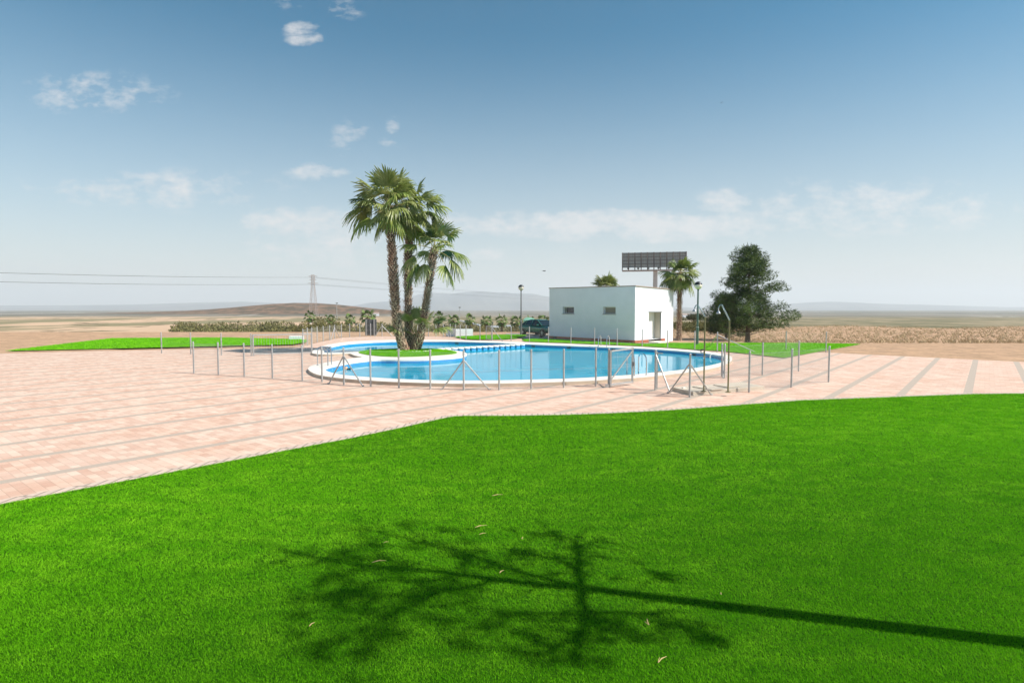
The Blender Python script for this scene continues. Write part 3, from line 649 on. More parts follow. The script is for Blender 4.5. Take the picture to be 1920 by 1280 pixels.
rowp = [(581,578,118,'leftmost small palm beyond the fence, left of the pylon foot'),(618,584.5,125,'small palm right of the pylon, half hidden in olive scrub'),(656,584,118,'small palm left of the dark panel beyond the fence'),(690,573,104,'fuller small palm rising above the dark panel'),
        (822,579.5,112,'small palm just right of the island palm trunks, beyond the fence'),(850.5,584,112,'small palm behind the grey end of the low white wall'),(881.5,583.5,112,'small palm above the right end of the low white wall'),(912,586,112,'small palm beyond the open far gate'),(940.5,584.5,112,'small palm between the far gate and the lamp post'),
        (969,585.5,112,'small palm just left of the globe lamp post'),(994,587,112,'small palm above the pale green container'),(1018,585,112,'small palm behind the car beside the building wall')]
used = set()
for i, (px, yt, D, lab) in enumerate(rowp):
    k = i % 2; o = protos[k] if k not in used else copy_tree(protos[k]); used.add(k)
    top = PD(px, yt, D); sc = 1.3 if i == 3 else random.uniform(1.02, 1.16); z0 = top.z - 6.4 * sc
    o.location = (top.x, D, z0); o.scale = (sc,) * 3; o.rotation_euler.z = random.uniform(0, 6.28); o.name = 'palm_tree'; tag(o, lab, 'palm tree', 'row of small palms beyond the far fence')

# ------------------------------------------------------------------ shrubs, pines
def foliage(mb, blobs, n, size, seed, mi=0, flat=.0, needle=False):
    r = random.Random(seed); wts = [b[3] * b[4] * b[5] for b in blobs]; 
    for _ in range(n):
        b = r.choices(blobs, wts)[0]
        while True:
            x, y, z = (r.uniform(-1, 1) for _ in range(3)); q = x * x + y * y + z * z
            if q < 1 and q > r.uniform(.0, .75): break
        c = V((b[0] + x * b[3], b[1] + y * b[4], b[2] + z * b[5])); s = size * r.uniform(.5, 1.4)
        d = V((r.gauss(0, 1) + x, r.gauss(0, 1) + y, r.gauss(0, 1) + abs(z) * .8)).normalized(); a = d.cross(V((r.gauss(0, 1), r.gauss(0, 1), r.gauss(0, 1)))).normalized(); w = .22 if needle else .55
        mb.add([c - a * s * w * .5, c + a * s * w * .5, c + d * s + a * s * w * .3, c + d * s * 1.25, c + d * s - a * s * w * .3], [(0, 1, 2, 3, 4)], mi)
def shrub(name, x, y, z, w, h, seed, label, cat='shrub', m='bush', n=900, size=.16, group=None, trunkh=.0, dep=None):
    t = thing(name, (x, y, z), label, cat, group); r = random.Random(seed); dep = dep or w
    bl = []
    for k in range(9):
        bl.append((x + r.uniform(-.5, .5) * w, y + r.uniform(-.5, .5) * dep, z + trunkh + (h - trunkh) * r.uniform(.28, .78), w * r.uniform(.16, .32), dep * r.uniform(.16, .32), (h - trunkh) * r.uniform(.18, .32)))
    mb = MB(); foliage(mb, bl, n, size, seed); mb.build('foliage', M[m], t)
    sm = MB()
    for b in bl: 
        sm.tube([(x, y, z - .1), (x + (b[0] - x) * .35, y + (b[1] - y) * .35, z + trunkh + (b[2] - z - trunkh) * .4), b[:3]], [.07 * w / 2 + .02, .04 * w / 2 + .01, .01], 5)
    sm.build('stem', M['bark'], t); return t
# olive scrub as one mass beyond the fence, and the shrubs one can tell apart
mb = MB(); r_ = random.Random(5)
bl = []
for k in range(230):
    D = r_.uniform(112, 190); px = r_.uniform(330, 1040); x = (px - 960) / F * D; hh = r_.uniform(.9, 2.3) * (1.25 if px < 740 else .8)
    bl.append((x, D, gz(x, D) + hh * .45, r_.uniform(1.2, 3.2), r_.uniform(1, 2.5), hh * .6))
foliage(mb, bl, 26000, .42, 6); tag(mb.build('scrub', M['bush']), 'dry olive scrub covering the low ground beyond the far fence', 'scrub', kind='stuff')
SL = [(566,604,76,2.6,'bush','olive shrub beyond the left corner of the far fence'),(596,597,84,3.4,'bush','broad olive shrub right of the small globe lamp'),(617,592,80,3.0,'bush','tall yellow-olive shrub behind the braced fence post'),(640,600,88,3.4,'bush','olive shrub left of the small palm beyond the fence'),
      (725,607,92,3.0,'bush','low olive shrub right of the dark panel'),(838,604,92,2.4,'bushd','dark shrub behind the grey end of the low wall'),(905,608,95,2.6,'bush','round olive shrub behind the far gate'),(965,612,90,2.6,'bush','brown-green shrub left of the parked car')]
for i, (px, yt, D, w, m, lab) in enumerate(SL):
    p = PD(px, yt, D); z = gz(p.x, D); shrub('shrub', p.x, D, z, w, max(1.0, p.z - z), 50 + i, lab, m=m, n=1600, size=.2, group='shrubs beyond the far fence')
SR = [(1276,604,72,2.6,'bush','dusty shrub between the building and the right palm'),(1300,602,66,3.0,'bush','wide olive shrub behind the green lamp post'),(1332,602,70,3.2,'bush','yellow-olive shrub behind the shower pole'),(1303,589,86,2.0,'bushd','small round dark tree behind the green lamp post')]
for i, (px, yt, D, w, m, lab) in enumerate(SR):
    p = PD(px, yt, D); z = gz(p.x, D); shrub('round_tree' if i == 3 else 'shrub', p.x, D, z, w if i < 3 else 2.6, max(.8, p.z - z), 70 + i, lab, 'tree' if i == 3 else 'shrub', m=m, n=1500, size=.16, group=None if i == 3 else 'shrubs in the dry field', trunkh=0 if i < 3 else .9)
# dry tufts of the field
mb = MB(); r_ = random.Random(15)
for k in range(4200):
    y = 42 + 62 * r_.random() ** 1.4; x = r_.uniform(.27, .95) * y; z = gz(x, y); s = r_.uniform(.1, .3) * (1 + .5 * (r_.random() < .08)); a = r_.uniform(0, 6.28)
    for j in range(4): a += 1.6; mb.add([(x, y, z), (x + .06 * cos(a), y + .06 * sin(a), z), (x + s * .8 * cos(a + .3), y + s * .8 * sin(a + .3), z + s)], [(0, 1, 2)])
tag(mb.build('dry_grass', mat('dry_grass', (.60, .46, .28), (.44, .34, .19), .8, .9)), 'dry brown grass tufts over the field on the right', 'grass', kind='stuff')
# wide side ground outside the picture centre
def pine(label, x, y, z, hh, w, seed, n, lean=0, clear=.2):
    t = thing('pine_tree', (x, y, z), label, 'pine tree', 'pines at the right edge'); r = random.Random(seed)
    tm = MB(); tm.tube([(x, y, z - .1), (x + lean * .4, y, z + hh * .4), (x + lean, y, z + hh * .93)], [.17 * hh / 6, .11 * hh / 6, .02], 9)
    bl = []; k = 62
    for i in range(k):
        q = (i + .5) / k; zz = z + hh * (clear + (1 - clear) * q); a = i * 2.4 + r.uniform(-.4, .4); rr = w * (1 - q) ** .55 * (.55 + .45 * min(1, q * 6)) * r.uniform(.35, 1.12)
        cx, cy = x + lean * q + rr * cos(a), y + rr * sin(a) * .9; tm.tube([(x + lean * q * .8, y, zz - rr * .25), (cx, cy, zz + .1)], [.035, .008], 4)
        for g in range(3): f = r.uniform(.45, 1.12); bl.append((x + lean * q + (cx - x - lean * q) * f, y + (cy - y) * f, zz + r.uniform(-.1, .25), r.uniform(.22, .42) * w / 2, r.uniform(.22, .42) * w / 2, r.uniform(.12, .26) * w / 2))
    tm.build('trunk', M['bark'], t); mb = MB(); foliage(mb, bl, n, .15, seed, needle=True); mb.build('crown', M['pine'], t); return t
pine('tall dark pine cut by the right edge of the view', 17.3, 43, gz(17.3, 43), 6.75, 3.5, 5, 30000, clear=.14)
pine('lower dark pine behind the green lamp post, left of the tall pine', 17.9, 49, gz(17.9, 49), 3.6, 2.9, 6, 18000, clear=.12)

# ------------------------------------------------------------------ fences
def wires(mb, p, q, h, pitch=.075, r=.0016, z0=.04):
    "chain-link between p and q"
    p, q = V(p), V(q); L_ = (V((q.x, q.y, 0)) - V((p.x, p.y, 0))).length; hh = h - z0
    def at(s, z): t = s / L_; return p.lerp(q, t) + V((0, 0, z0 + z))
    for sgn in (1, -1):
        s = -hh
        while s < L_ + hh:
            a, b = (s, 0.0), (s + hh, hh)
            lo, hi = max(a[0], 0), min(b[0], L_)
            if hi - lo > .01:
                za, zb = lo - s, hi - s
                if sgn < 0: za, zb = hh - za, hh - zb
                mb.tube([at(lo, za), at(hi, zb)], r, 3, cap=False)
            s += pitch
    for z in (.0, hh * .5, hh): mb.tube([at(0, z), at(L_, z)], r * 1.5, 3, cap=False)
def post_mesh(h, r=.026):
    mb = MB(); mb.tube([(0, 0, -.05), (0, 0, h)], r, 12); mb.lathe([(r * 1.15, h), (r * 1.2, h + .012), (r * .7, h + .026), (.004, h + .03)], n=12); return mb.mesh('post', M['galv'], smooth=False)
def fence(name, label, pts, h, gaps=(), braces=(), r=.026, group=None, wr=.0016, pitch=.075):
    "braces: (post index, foot xy, height on post)"
    pts = [(*p, 0.0) if len(p) == 2 else p for p in pts]; t = thing(name, pts[0], label, 'fence', group); o = V(pts[0]); me = post_mesh(h, r)
    for p in pts: part('post', me, t, tuple(V(p) - o))
    w = MB()
    for i in range(len(pts) - 1):
        if i not in gaps: wires(w, pts[i], pts[i + 1], h - .05, pitch, wr)
    w.build('wire_mesh', M['wire'], t)
    for i, foot, hz in braces:
        b = MB(); p = V(pts[i]); f = V((foot[0], foot[1], p.z)); b.tube([p + V((0, 0, hz)), f + V((0, 0, .01))], r * .75, 10); b.tube([f + V((0, 0, .012)), f + (f - p).normalized() * .05 + V((0, 0, .012))], r * .8, 8); b.build('brace', M['galv'], t)
    return t
HF = 1.07
npx = [(567,713),(604,716),(645,721),(695,725),(748,727),(807,729.5),(869.5,731),(936,731),(996,728.5),(1057,727),(1117,724)]
npts = [P(a, b) for a, b in npx]
left_ext = [(-11.0, 20.2), (-9.9, 19.7), (-8.8, 19.2), (-7.65, 18.65)]
fence('chain_link_fence', 'low chain-link fence on round posts along the near side of the pool', left_ext + npts + [P(1141, 724.6)], HF,
      braces=[(6, P(617, 719.5), .85), (6, P(680, 724), .85), (10, P(829, 730.5), .82), (10, P(917, 730.8), .82)], group='chain-link fences round the pool')
# open gate
g0 = V((*P(1144.5, 726.5), 0)); g1 = V((*P(1185.5, 721.5), 0))
t = thing('gate', g0, 'open metal mesh gate swung outwards in the near pool fence', 'gate'); up = V((0, 0, 1)); gb = MB(); HG = 1.06
gb.bar(g0 + up * .02, g0 + up * HG, .05); gb.bar(g1 + up * .06, g1 + up * (HG + .04), .05); gb.bar(g0 + up * .09, g1 + up * .09, .045); gb.bar(g0 + up * (HG - .03), g1 + up * (HG + .01), .045)
gb.build('frame', M['galv'], t); gb = MB(); gb.bar(g0 + up * .2, g1 + up * (HG - .05), .028); gb.build('diagonal_stay', M['galv'], t)
gb = MB(); gd = (g1 - g0)
for k in range(1, 17): q = g0 + gd * k / 17; gb.tube([q + up * .1, q + up * (HG - .02)], .0028, 4, cap=False)
for z in (.3, .55, .62, .85): gb.tube([g0 + up * z, g1 + up * z], .0028, 4, cap=False)
gb.build('mesh_infill', M['galv'], t); gb = MB(); gb.box(tuple(g1 + up * .62 + V((.02, -.02, 0))), (.05, .05, .12)); gb.build('latch', M['dark'], t)
gb = MB(); gb.tube([g0 + V((-.035, .02, .0)), g0 + V((-.035, .02, HG))], .01, 8); gb.box(tuple(g0 + V((-.09, 0, .05))), (.1, .05, .1)); gb.build('hinge_post', M['galv'], t)
# right run of the near fence
c1 = P(1228.5, 730.5); c2 = P(1293, 744.5); c3 = (6.3, 15.5); c4 = (7.9, 16.5); c5 = (9.6, 17.7)
rf = fence('chain_link_fence', 'short chain-link fence on braced posts beside the open gate and showers', [c1, c2, c3, c4, c5], HF, braces=[(0, P(1256, 736), .98), (1, P(1254, 736.6), .86), (1, P(1333, 740.3), .84)], group='chain-link fences round the pool')
gb = MB(); q = V((*c1, 0)); gb.bar(q + V((.05, .02, .02)), q + V((.05, .02, 1.05)), .03); gb.build('strike_post', M['galv'], rf)
for hz_, ln_ in ((1.0, .16), (.5, .2)): gb = MB(); gb.box(tuple(q + V((.12, 0, hz_))), (ln_, .03, .03)); gb.build('latch', M['steel'], rf)
# fence right of the pool
rp = [P(1352, 706), P(1357, 709)]
fence('chain_link_fence', 'chain-link fence posts at the right tip of the pool', [P(1353, 706.3), (rp[1][0] + .02, rp[1][1]), (8.4, 19.6), (10.2, 20.8)], HF, braces=[(0, P(1356, 709.5), .9)], group='chain-link fences round the pool')
# far fence
fpx1 = [(568.2,650),(576.6,646.5),(584.8,644.5),(594.9,641.5),(606.2,639.8),(618.3,637),(627.5,635.2),(640.4,633),(655.7,631.8),(674.6,631.6),(695,630.7),(716.4,630.7),(740.4,630.7),(762,630.6),(783,630.6),(803.3,630.7),(817.4,631),(831.4,631.4),(844.3,632.3),(854,634),(863,635.6),(873.9,637.2),(900,637.6)]
fence('chain_link_fence', 'long chain-link fence on braced posts behind the left part of the pool', [P(a, b) for a, b in fpx1], 1.04, braces=[(6, P(620.5, 637), .85), (6, P(637.5, 633.4), .85), (11, P(703, 630.7), .88), (11, P(736, 630.7), .88), (17, P(841, 631.8), .88)], r=.033, group='chain-link fences round the pool', wr=.0011, pitch=.13)
fpx2 = [(923,638.6),(958.4,640.1),(992.5,641.2),(1028.3,642.5),(1070.4,644.4),(1114.5,646),(1157,648.3),(1204,650.6),(1251.6,653.3),(1302.5,657),(1344.7,660.4)]
fence('chain_link_fence', 'chain-link fence between the pool and the white building', [P(a, b) for a, b in fpx2] + [(14.6, 31.2), (16.2, 30.2)], 1.02, braces=[(0, P(941.7, 639.4), .9), (10, P(1331, 648.6), .9), (10, (12.3, 29.3), .9)], r=.03, group='chain-link fences round the pool', wr=.0011, pitch=.13)
a_, b_ = V((*P(911.6, 637.4), 0)), V((*P(921.5, 638.5), 0))
t = thing('gate', a_, 'small metal gate in the far fence behind the stepping pillars', 'gate'); gb = MB()
for q in (a_, b_): gb.bar(q, q + up * 1.0, .045)
gb.bar(a_ + up * 1.0, b_ + up * 1.0, .04); gb.bar(a_ + up * .06, b_ + up * .06, .04); gb.build('frame', M['galv'], t); gb = MB(); wires(gb, a_, b_, .98, .1, .002, .06); gb.build('mesh_infill', M['wire'], t)
# left gate
a_, b_ = V((*P(584.6, 664.3), 0)), V((-12.2, 27.6, 0))
t = thing('gate', a_, 'grey tube gate left of the pool at the left edge', 'gate'); gb = MB()
for q in (a_, b_): gb.bar(q, q + up * 1.03, .06)
gb.bar(a_ + up * 1.0, b_ + up * 1.0, .05); gb.bar(a_ + up * .1, b_ + up * .1, .05); gb.build('frame', M['galv'], t); gb = MB()
for k in range(1, 22): q = a_.lerp(b_, k / 22); gb.tube([q + up * .1, q + up * 1.0], .004, 4, cap=False)
gb.build('mesh_infill', M['galv'], t)
fence('chain_link_fence', 'chain-link fence left of the grey tube gate', [(-12.3, 27.6), (-14, 28.2), (-15.8, 28.8), (-17.6, 29.4)], 1.04, r=.03, group='chain-link fences round the pool', wr=.0011, pitch=.13)

# ------------------------------------------------------------------ ladders and pool fittings
def ladder(label, feet, waters, hgt):
    "feet: two points on the coping; waters: the two legs in the water"
    c = V((*feet[0], ZC)); t = thing('pool_ladder', c, label, 'pool ladder', 'steel pool ladders')
    legs = []
    for f, w in zip(feet, waters):
        f3 = V((*f, ZC)); w3 = V((*w, 0)); top = ZC + hgt; d = w3 - V((f[0], f[1], 0)); pts = [f3, f3 + V((0, 0, hgt * .62))]
        for k in range(1, 9):
            a = pi * k / 9; pts.append(V((f[0], f[1], 0)) + d * (.5 - .5 * cos(a)) + V((0, 0, ZC + hgt * .68 + hgt * .32 * sin(a) ** .8)))
        pts += [V((w3.x, w3.y, ZC + hgt * .6)), V((w3.x, w3.y, -1.0))]
        mb = MB(); mb.tube(pts, .021, 10); mb.lathe([(.045, 0), (.045, .012), (.03, .02)], tuple(f3), 12); mb.build('handrail', M['steel'], t, smooth=False); legs.append(w3)
    for k in range(3):
        z = -.28 - .27 * k; mb = MB(); mb.bar(legs[0] + V((0, 0, z)), legs[1] + V((0, 0, z)), .08, .03); mb.build('rung', M['steel'], t)
def w_at(px, py): return P(px, py, ZW)
ladder('steel pool ladder on the rounded left end of the pool', [P(595.4, 685, ZC), P(603.5, 681.5, ZC)], [w_at(615, 693.8), w_at(621.6, 691.2)], .66)
ladder('steel pool ladder behind the open gate on the near side', [P(1211.8, 702.6, ZC), P(1189.3, 704.3, ZC)], [(.2164 * 19.5, 19.5), (.1968 * 19.35, 19.35)], .66)
ladder('small steel pool ladder on the far side before the white building', [P(1126.8, 647.6, ZC), P(1142.5, 648.3, ZC)], [P(1122, 653.2, 0), P(1137.6, 653.9, 0)], .6)
# stepping pillars that divide the pool
sxs = [826, 838, 850.5, 862.4, 874, 885, 896, 907, 918, 928.6, 939, 948.8, 958.6, 968.5, 978]
A0, A1 = V((*P(826, 652.6, .16), 0)), V((*P(978, 643.9, .16), 0)); dirr = (A1 - A0).normalized(); ang = atan2(dirr.y, dirr.x)
bm_ = MB(); bm_.box((0, 0, -.62), (.27, .30, 1.36), 0); body_me = bm_.mesh('body', M['pillar'] if 'pillar' in M else M['tilepale'])
cm_ = MB(); Q = [(.19, -.015), (.205, 0), (.205, .055), (.19, .08), (.13, .095), (.02, .1)]; cm_.lathe(Q, (0, 0, .06), 16); cap_me = cm_.mesh('cap', M['coping'], smooth=True)
bandm = MB(); bandm.box((0, 0, -.0), (.275, .305, .1)); band_me = bandm.mesh('tile_band', M['tile'])
ordn = ['first', 'second', 'third', 'fourth', 'fifth', 'sixth', 'seventh', 'eighth', 'ninth', 'tenth', 'eleventh', 'twelfth', 'thirteenth', 'fourteenth', 'last']
for i, px in enumerate(sxs):
    u = (px - 960) / F; # intersection of the viewing plane with the row
    den = dirr.x - u * dirr.y; s = (u * A0.y - A0.x) / den; p = A0 + dirr * s
    lab = ordn[i] + (' stepping pillar in the pool counted from the palm island' if i < 14 else ' stepping pillar in the pool, joined to the far coping')
    t = thing('stepping_pillar', (p.x, p.y, 0), lab, 'pillar', 'white capped stepping pillars across the pool')
    part('body', body_me, t, rz=ang); part('cap', cap_me, t, rz=ang); part('tile_band', band_me, t, rz=ang)
# skimmer openings in the far wall
for px, py, lab in ((870,642,'dark skimmer opening in the far pool wall left of the pillars end'),(1003,647,'dark skimmer opening in the far pool wall just right of the pillars'),(1075,649.8,'dark skimmer opening in the far pool wall before the building'),(1151,652.9,'dark skimmer opening in the far wall behind the open gate'),(1311,664,'dark skimmer opening in the far wall near the shower pole')):
    x, y = P(px, py, .01); best = min(range(len(WATER)), key=lambda i: (WATER[i][0] - x) ** 2 + (WATER[i][1] - y) ** 2); a = WATER[best - 1]; b = WATER[(best + 1) % len(WATER)]; c = WATER[best]
    rz = atan2(b[1] - a[1], b[0] - a[0]); mb = MB(); mb.box((c[0], c[1] - .006, -.02), (.26, .03, .10), rz, 1); mb.box((c[0], c[1] - .012, -.02), (.19, .03, .06), rz, 0); tag(mb.build('skimmer', [M['black'], M['lampgrey']]), lab, 'skimmer', 'skimmer openings')
# floating dispenser, hose reel ring on the coping
x, y = P(649, 692.5, ZW); t = thing('floating_dispenser', (x, y, ZW), 'small orange floating dispenser in the left end of the pool', 'dispenser'); mb = MB(); mb.lathe([(.02, -.05), (.07, -.03), (.08, .02), (.05, .05), (.045, .1), (.01, .11)], (x, y, ZW), 14); mb.build('body', M['orange'], t, smooth=True)
mb = MB(); mb.tube([(x + .05, y - .05, ZW + .02), (x + .2, y - .1, ZW + .03)], .03, 8); mb.build('cap', M['black'], t)
x, y = P(1317, 661.5, ZC); t = thing('vacuum_head', (x, y, ZC), 'small dark ring fitting on the far coping behind the shower pole', 'pool fitting'); mb = MB()
mb.tube([(x + .085 * cos(a), y, ZC + .09 + .085 * sin(a)) for a in np.linspace(0, 2 * pi, 17)], .022, 6, cap=False); mb.build('ring', M['black'], t); mb = MB(); mb.tube([(x - .25, y + .45, ZC + .12), (x - .1, y + .1, ZC + .1)], .02, 6); mb.build('handle', M['rust'], t)
x, y = P(1330, 664, ZC); mb = MB(); mb.tube([(x + .1, y, ZC + .03), (x + .02, y - .12, ZC + .02), (x - .03, y - .16, ZW)], .035, 8); tag(mb.build('water_inlet', M['coping']), 'pale pipe spout hanging over the far pool edge near its right tip', 'pipe')
# ------------------------------------------------------------------ showers
def shower(label, bx, by, hh, arm, headdrop):
    t = thing('outdoor_shower', (bx, by, .1), label, 'shower', 'outdoor showers'); b = V((bx, by, .1))
    mb = MB(); mb.tube([b, b + up * (hh)], .02, 12); mb.lathe([(.07, 0), (.07, .012), (.04, .02)], tuple(b), 12); mb.build('pole', M['showerpole'], t)
    mb = MB(); mb.tube([b + up * (hh * .44), b + up * (hh * .46)], .028, 12); mb.build('collar', M['steel'], t)
    top = b + up * hh; ap = top + V(arm); mb = MB(); mb.tube([top - up * .03, top, ap], .017, 10); mb.build('arm', M['steel'], t)
    e = ap + V((-.05, 0, -.02)); mb = MB(); mb.tube([ap, e, e + V((-.03, 0, -.07)), e + V((-.03, 0, -headdrop))], .014, 8); mb.lathe([(.018, .05), (.055, .0), (.055, -.02)][::-1], tuple(e + V((-.03, 0, -headdrop))), 14); mb.build('shower_head', M['steel'], t)
s1 = P(1319.5, 733, .1); D1 = s1[1]; tz1 = PD(1321, 594, D1).z - .1; a1 = PD(1307, 571.5, D1) - PD(1321, 594, D1)
shower('tall thin outdoor shower on the concrete slab in front of the pool', s1[0], s1[1], tz1, tuple(a1), .14)
s2 = P(1365, 735, .1); D2 = s2[1]; tz2 = PD(1366, 600, D2).z - .1; a2 = PD(1351.5, 571, D2) - PD(1366, 600, D2)
shower('outdoor shower at the right edge with its head against the dark pine', s2[0], s2[1], tz2, tuple(a2), .19)
# slab of the showers
A_, B_ = V((*P(1260, 732.4), 0)), V((*P(1299.5, 741.8), 0)); dB = (B_ - A_); rt = V((*P(1366, 736), 0)) - B_; rt.normalize(); mb = MB()
def slab(p, q, w, h0, h1, name, lab):
    mb = MB(); k = 9; p0, q0 = p, q; p1, q1 = p + rt * w, q + rt * w; vs = [(*v.xy, z) for z in (h0, h1) for v in (p0, q0, q1, p1)]
    mb.add(vs, [(0, 3, 2, 1), (4, 5, 6, 7), (0, 1, 5, 4), (1, 2, 6, 5), (2, 3, 7, 6), (3, 0, 4, 7)]); return tag(mb.build(name, M['concrete'], bevel=.012), lab, 'slab')
slab(A_, B_, 2.6, -.02, .10, 'concrete_slab', 'low pale concrete slab under the outdoor showers')
C_, D_ = V((*P(1298, 725.5, .1), 0)), V((*P(1334, 732, .1), 0)); slab(C_, D_, .42, .102, .125, 'shower_tray', 'shower tray on the slab around the nearer shower pole')
C_, D_ = V((*P(1337, 722.3, .1), 0)), V((*P(1364, 727, .1), 0)); slab(C_, D_, .5, .102, .125, 'shower_tray', 'shower tray on the slab by the shower at the right edge')
x, y = P(1282, 727.5, .1); mb = MB(); mb.box((x, y, .11), (.10, .07, .035), .5); tag(mb.build('stone', M['coping'], bevel=.008), 'small white stone lying on the concrete slab', 'stone')

# ------------------------------------------------------------------ building
C0 = V((8.0, 38.2)); L0 = V((2.85, 44.8)); R0 = V((11.53, 42.0)); B0 = L0 + (R0 - C0)
zc_, zl_, zr_ = 3.69, 3.78, 3.59; zb_ = zl_ + zr_ - zc_
t = thing('pool_building', (C0.x, C0.y, -.1), 'small white flat-roofed building behind the pool with two slit windows and a doorway', 'building')
def face(mb, a, b, za, zb, z0, holes, out, mi=0, depth=.3):
    "wall from a to b (2D), with rectangular holes (s0,s1,h0,h1); reveals go inwards"
    L_ = (b - a).length; d = (b - a) / L_; n = V(out)
    ss = sorted({0, L_, *[h[0] for h in holes], *[h[1] for h in holes]})
    for s0, s1 in zip(ss, ss[1:]):
        m = (s0 + s1) / 2; hs = sorted([h for h in holes if h[0] <= m <= h[1]], key=lambda h: h[2]); zlo = z0
        def top(s): return za + (zb - za) * s / L_
        segs = []
        cur0 = None
        lo = z0
        for h in hs: segs.append((lo, h[2], False)); lo = h[3]
        segs.append((lo, None, True))
        for lo_, hi_, tp in segs:
            p = a + d * s0; q = a + d * s1; z1a = top(s0) if tp else hi_; z1b = top(s1) if tp else hi_
            mb.add([(*p, lo_), (*q, lo_), (*q, z1b), (*p, z1a)], [(0, 1, 2, 3)], mi)
    for s0, s1, h0, h1 in holes:
        p, q = a + d * s0, a + d * s1; i = -n * depth; vs = [(*p, h0), (*q, h0), (*q, h1), (*p, h1), (*(p + i), h0), (*(q + i), h0), (*(q + i), h1), (*(p + i), h1)]
        mb.add(vs, [(0, 4, 5, 1), (1, 5, 6, 2), (2, 6, 7, 3), (3, 7, 4, 0)], mi)
def outn(a, b, c):
    d = (b - a).normalized(); n = V((d.y, -d.x)); return n if n.dot(a - c) > 0 else -n
cen = (C0 + L0 + R0 + B0) / 4; nf = outn(C0, L0, cen); nr = outn(C0, R0, cen); nb = outn(L0, B0, cen); nq = outn(R0, B0, cen)
# window positions from the picture plane along the front
def s_at(px, a, b):
    u = (px - 960) / F; d = (b - a).normalized(); return (u * a.y - a.x) / (d.x - u * d.y)
wins = []
for x0, x1, yt, yb in ((1055, 1076, 575, 588.3), (1130.5, 1154, 575, 588.8)):
    sa, sb = s_at(x1, C0, L0), s_at(x0, C0, L0); sm = C0 + (L0 - C0).normalized() * (sa + sb) / 2; wins.append((sa, sb, PD(960, yb, sm.y).z, PD(960, yt, sm.y).z))
sa, sb = s_at(1216, C0, R0), s_at(1239.5, C0, R0); dr = (sa, sb, .06, 2.0)
mb = MB(); Z0 = .18
face(mb, C0, L0, zc_, zl_, Z0, wins, nf); face(mb, C0, R0, zc_, zr_, Z0, [(dr[0], dr[1], Z0, dr[3])], nr, depth=.5); face(mb, L0, B0, zl_, zb_, Z0, [], nb); face(mb, R0, B0, zr_, zb_, Z0, [], nq)
mb.build('wall', M['white'], t)
pl = MB(); o = .025
def wallbox(p, q, n, z0, z1, s0=0, s1=None, off=.025):
    L_ = (q - p).length; d = (q - p) / L_; s1 = L_ if s1 is None else s1; a = p + d * s0; b = p + d * s1
    vs = [(*v, z) for z in (z0, z1) for v in (a + n * off, b + n * off, b - n * .05, a - n * .05)]
    pl.add(vs, [(3, 2, 1, 0), (4, 5, 6, 7), (0, 1, 5, 4), (1, 2, 6, 5), (2, 3, 7, 6), (3, 0, 4, 7)])
wallbox(C0, L0, nf, -.6, Z0 + .0); wallbox(C0, R0, nr, -.6, Z0, -.0, dr[0]); wallbox(C0, R0, nr, -.6, Z0, dr[1] + .02, dr[1] + .55); wallbox(L0, B0, nb, -.6, Z0); wallbox(R0, B0, nq, -.6, Z0)
pl.build('plinth', M['plinth'], t)
pl = MB(); wallbox(C0, R0, nr, -.6, Z0 - .003, dr[1] + .57, (R0 - C0).length, off=.0); pl.build('lower_wall', M['white'], t)
rm = MB(); ov = .06; cc = [C0 + (C0 - cen).normalized() * ov, L0 + (L0 - cen).normalized() * ov, B0 + (B0 - cen).normalized() * ov, R0 + (R0 - cen).normalized() * ov]; zz = [zc_, zl_, zb_, zr_]
rm.add([(*p, z) for p, z in zip(cc, zz)] + [(*p, z + .06) for p, z in zip(cc, zz)], [(3, 2, 1, 0), (4, 5, 6, 7), (0, 1, 5, 4), (1, 2, 6, 5), (2, 3, 7, 6), (3, 0, 4, 7)]); rm.build('roof', mat('roof_edge', (.36, .27, .22), (.28, .22, .19), 4, .8), t)
dF = (L0 - C0).normalized(); dR = (R0 - C0).normalized()
for i, (sa, sb, h0, h1) in enumerate(wins):
    mb = MB(); i0 = C0 + dF * sa - nf * .2; i1 = C0 + dF * sb - nf * .2; m_ = (i0 + i1) / 2
    for z in (h0 + .03, h1 - .03): mb.bar((*i0, z), (*i1, z), .05, .06)
    for q in (i0 + dF * .03, i1 - dF * .03): mb.bar((*q, h0), (*q, h1), .05)
    w = mb.build('window', M['alu'], t)
    mb = MB(); q0, q1 = i0 - nf * .01, i1 - nf * .01
    mb.add([(*q0, h0 + .05), (*q1, h0 + .05), (*q1, h1 - .05), (*q0, h1 - .05)], [(0, 1, 2, 3)]); 
    pm = mb.mesh('pane', M['glass'] if i == 0 else M['blind'], t.location); o_ = bpy.data.objects.new('pane', pm); COL.objects.link(o_); o_.parent = w
    if i == 0:
        mb = MB(); e = i1 - dF * .18; mb.bar((*e, h0 + .05), (*(e - dF * .1 + nf * .12), h1 - .05), .035); o_ = bpy.data.objects.new('sash', mb.mesh('sash', M['alu'], t.location)); COL.objects.link(o_); o_.parent = w
    mb = MB(); a = C0 + dF * (sa - .05) + nf * .05; b = C0 + dF * (sb + .05) + nf * .05; a2, b2 = a - nf * .25, b - nf * .25
    mb.add([(*v, z) for z in (h0 - .035, h0 + .003) for v in (a, b, b2, a2)], [(3, 2, 1, 0), (4, 5, 6, 7), (0, 1, 5, 4), (1, 2, 6, 5), (2, 3, 7, 6), (3, 0, 4, 7)]); o_ = bpy.data.objects.new('sill', mb.mesh('sill', M['sill'], t.location)); COL.objects.link(o_); o_.parent = w
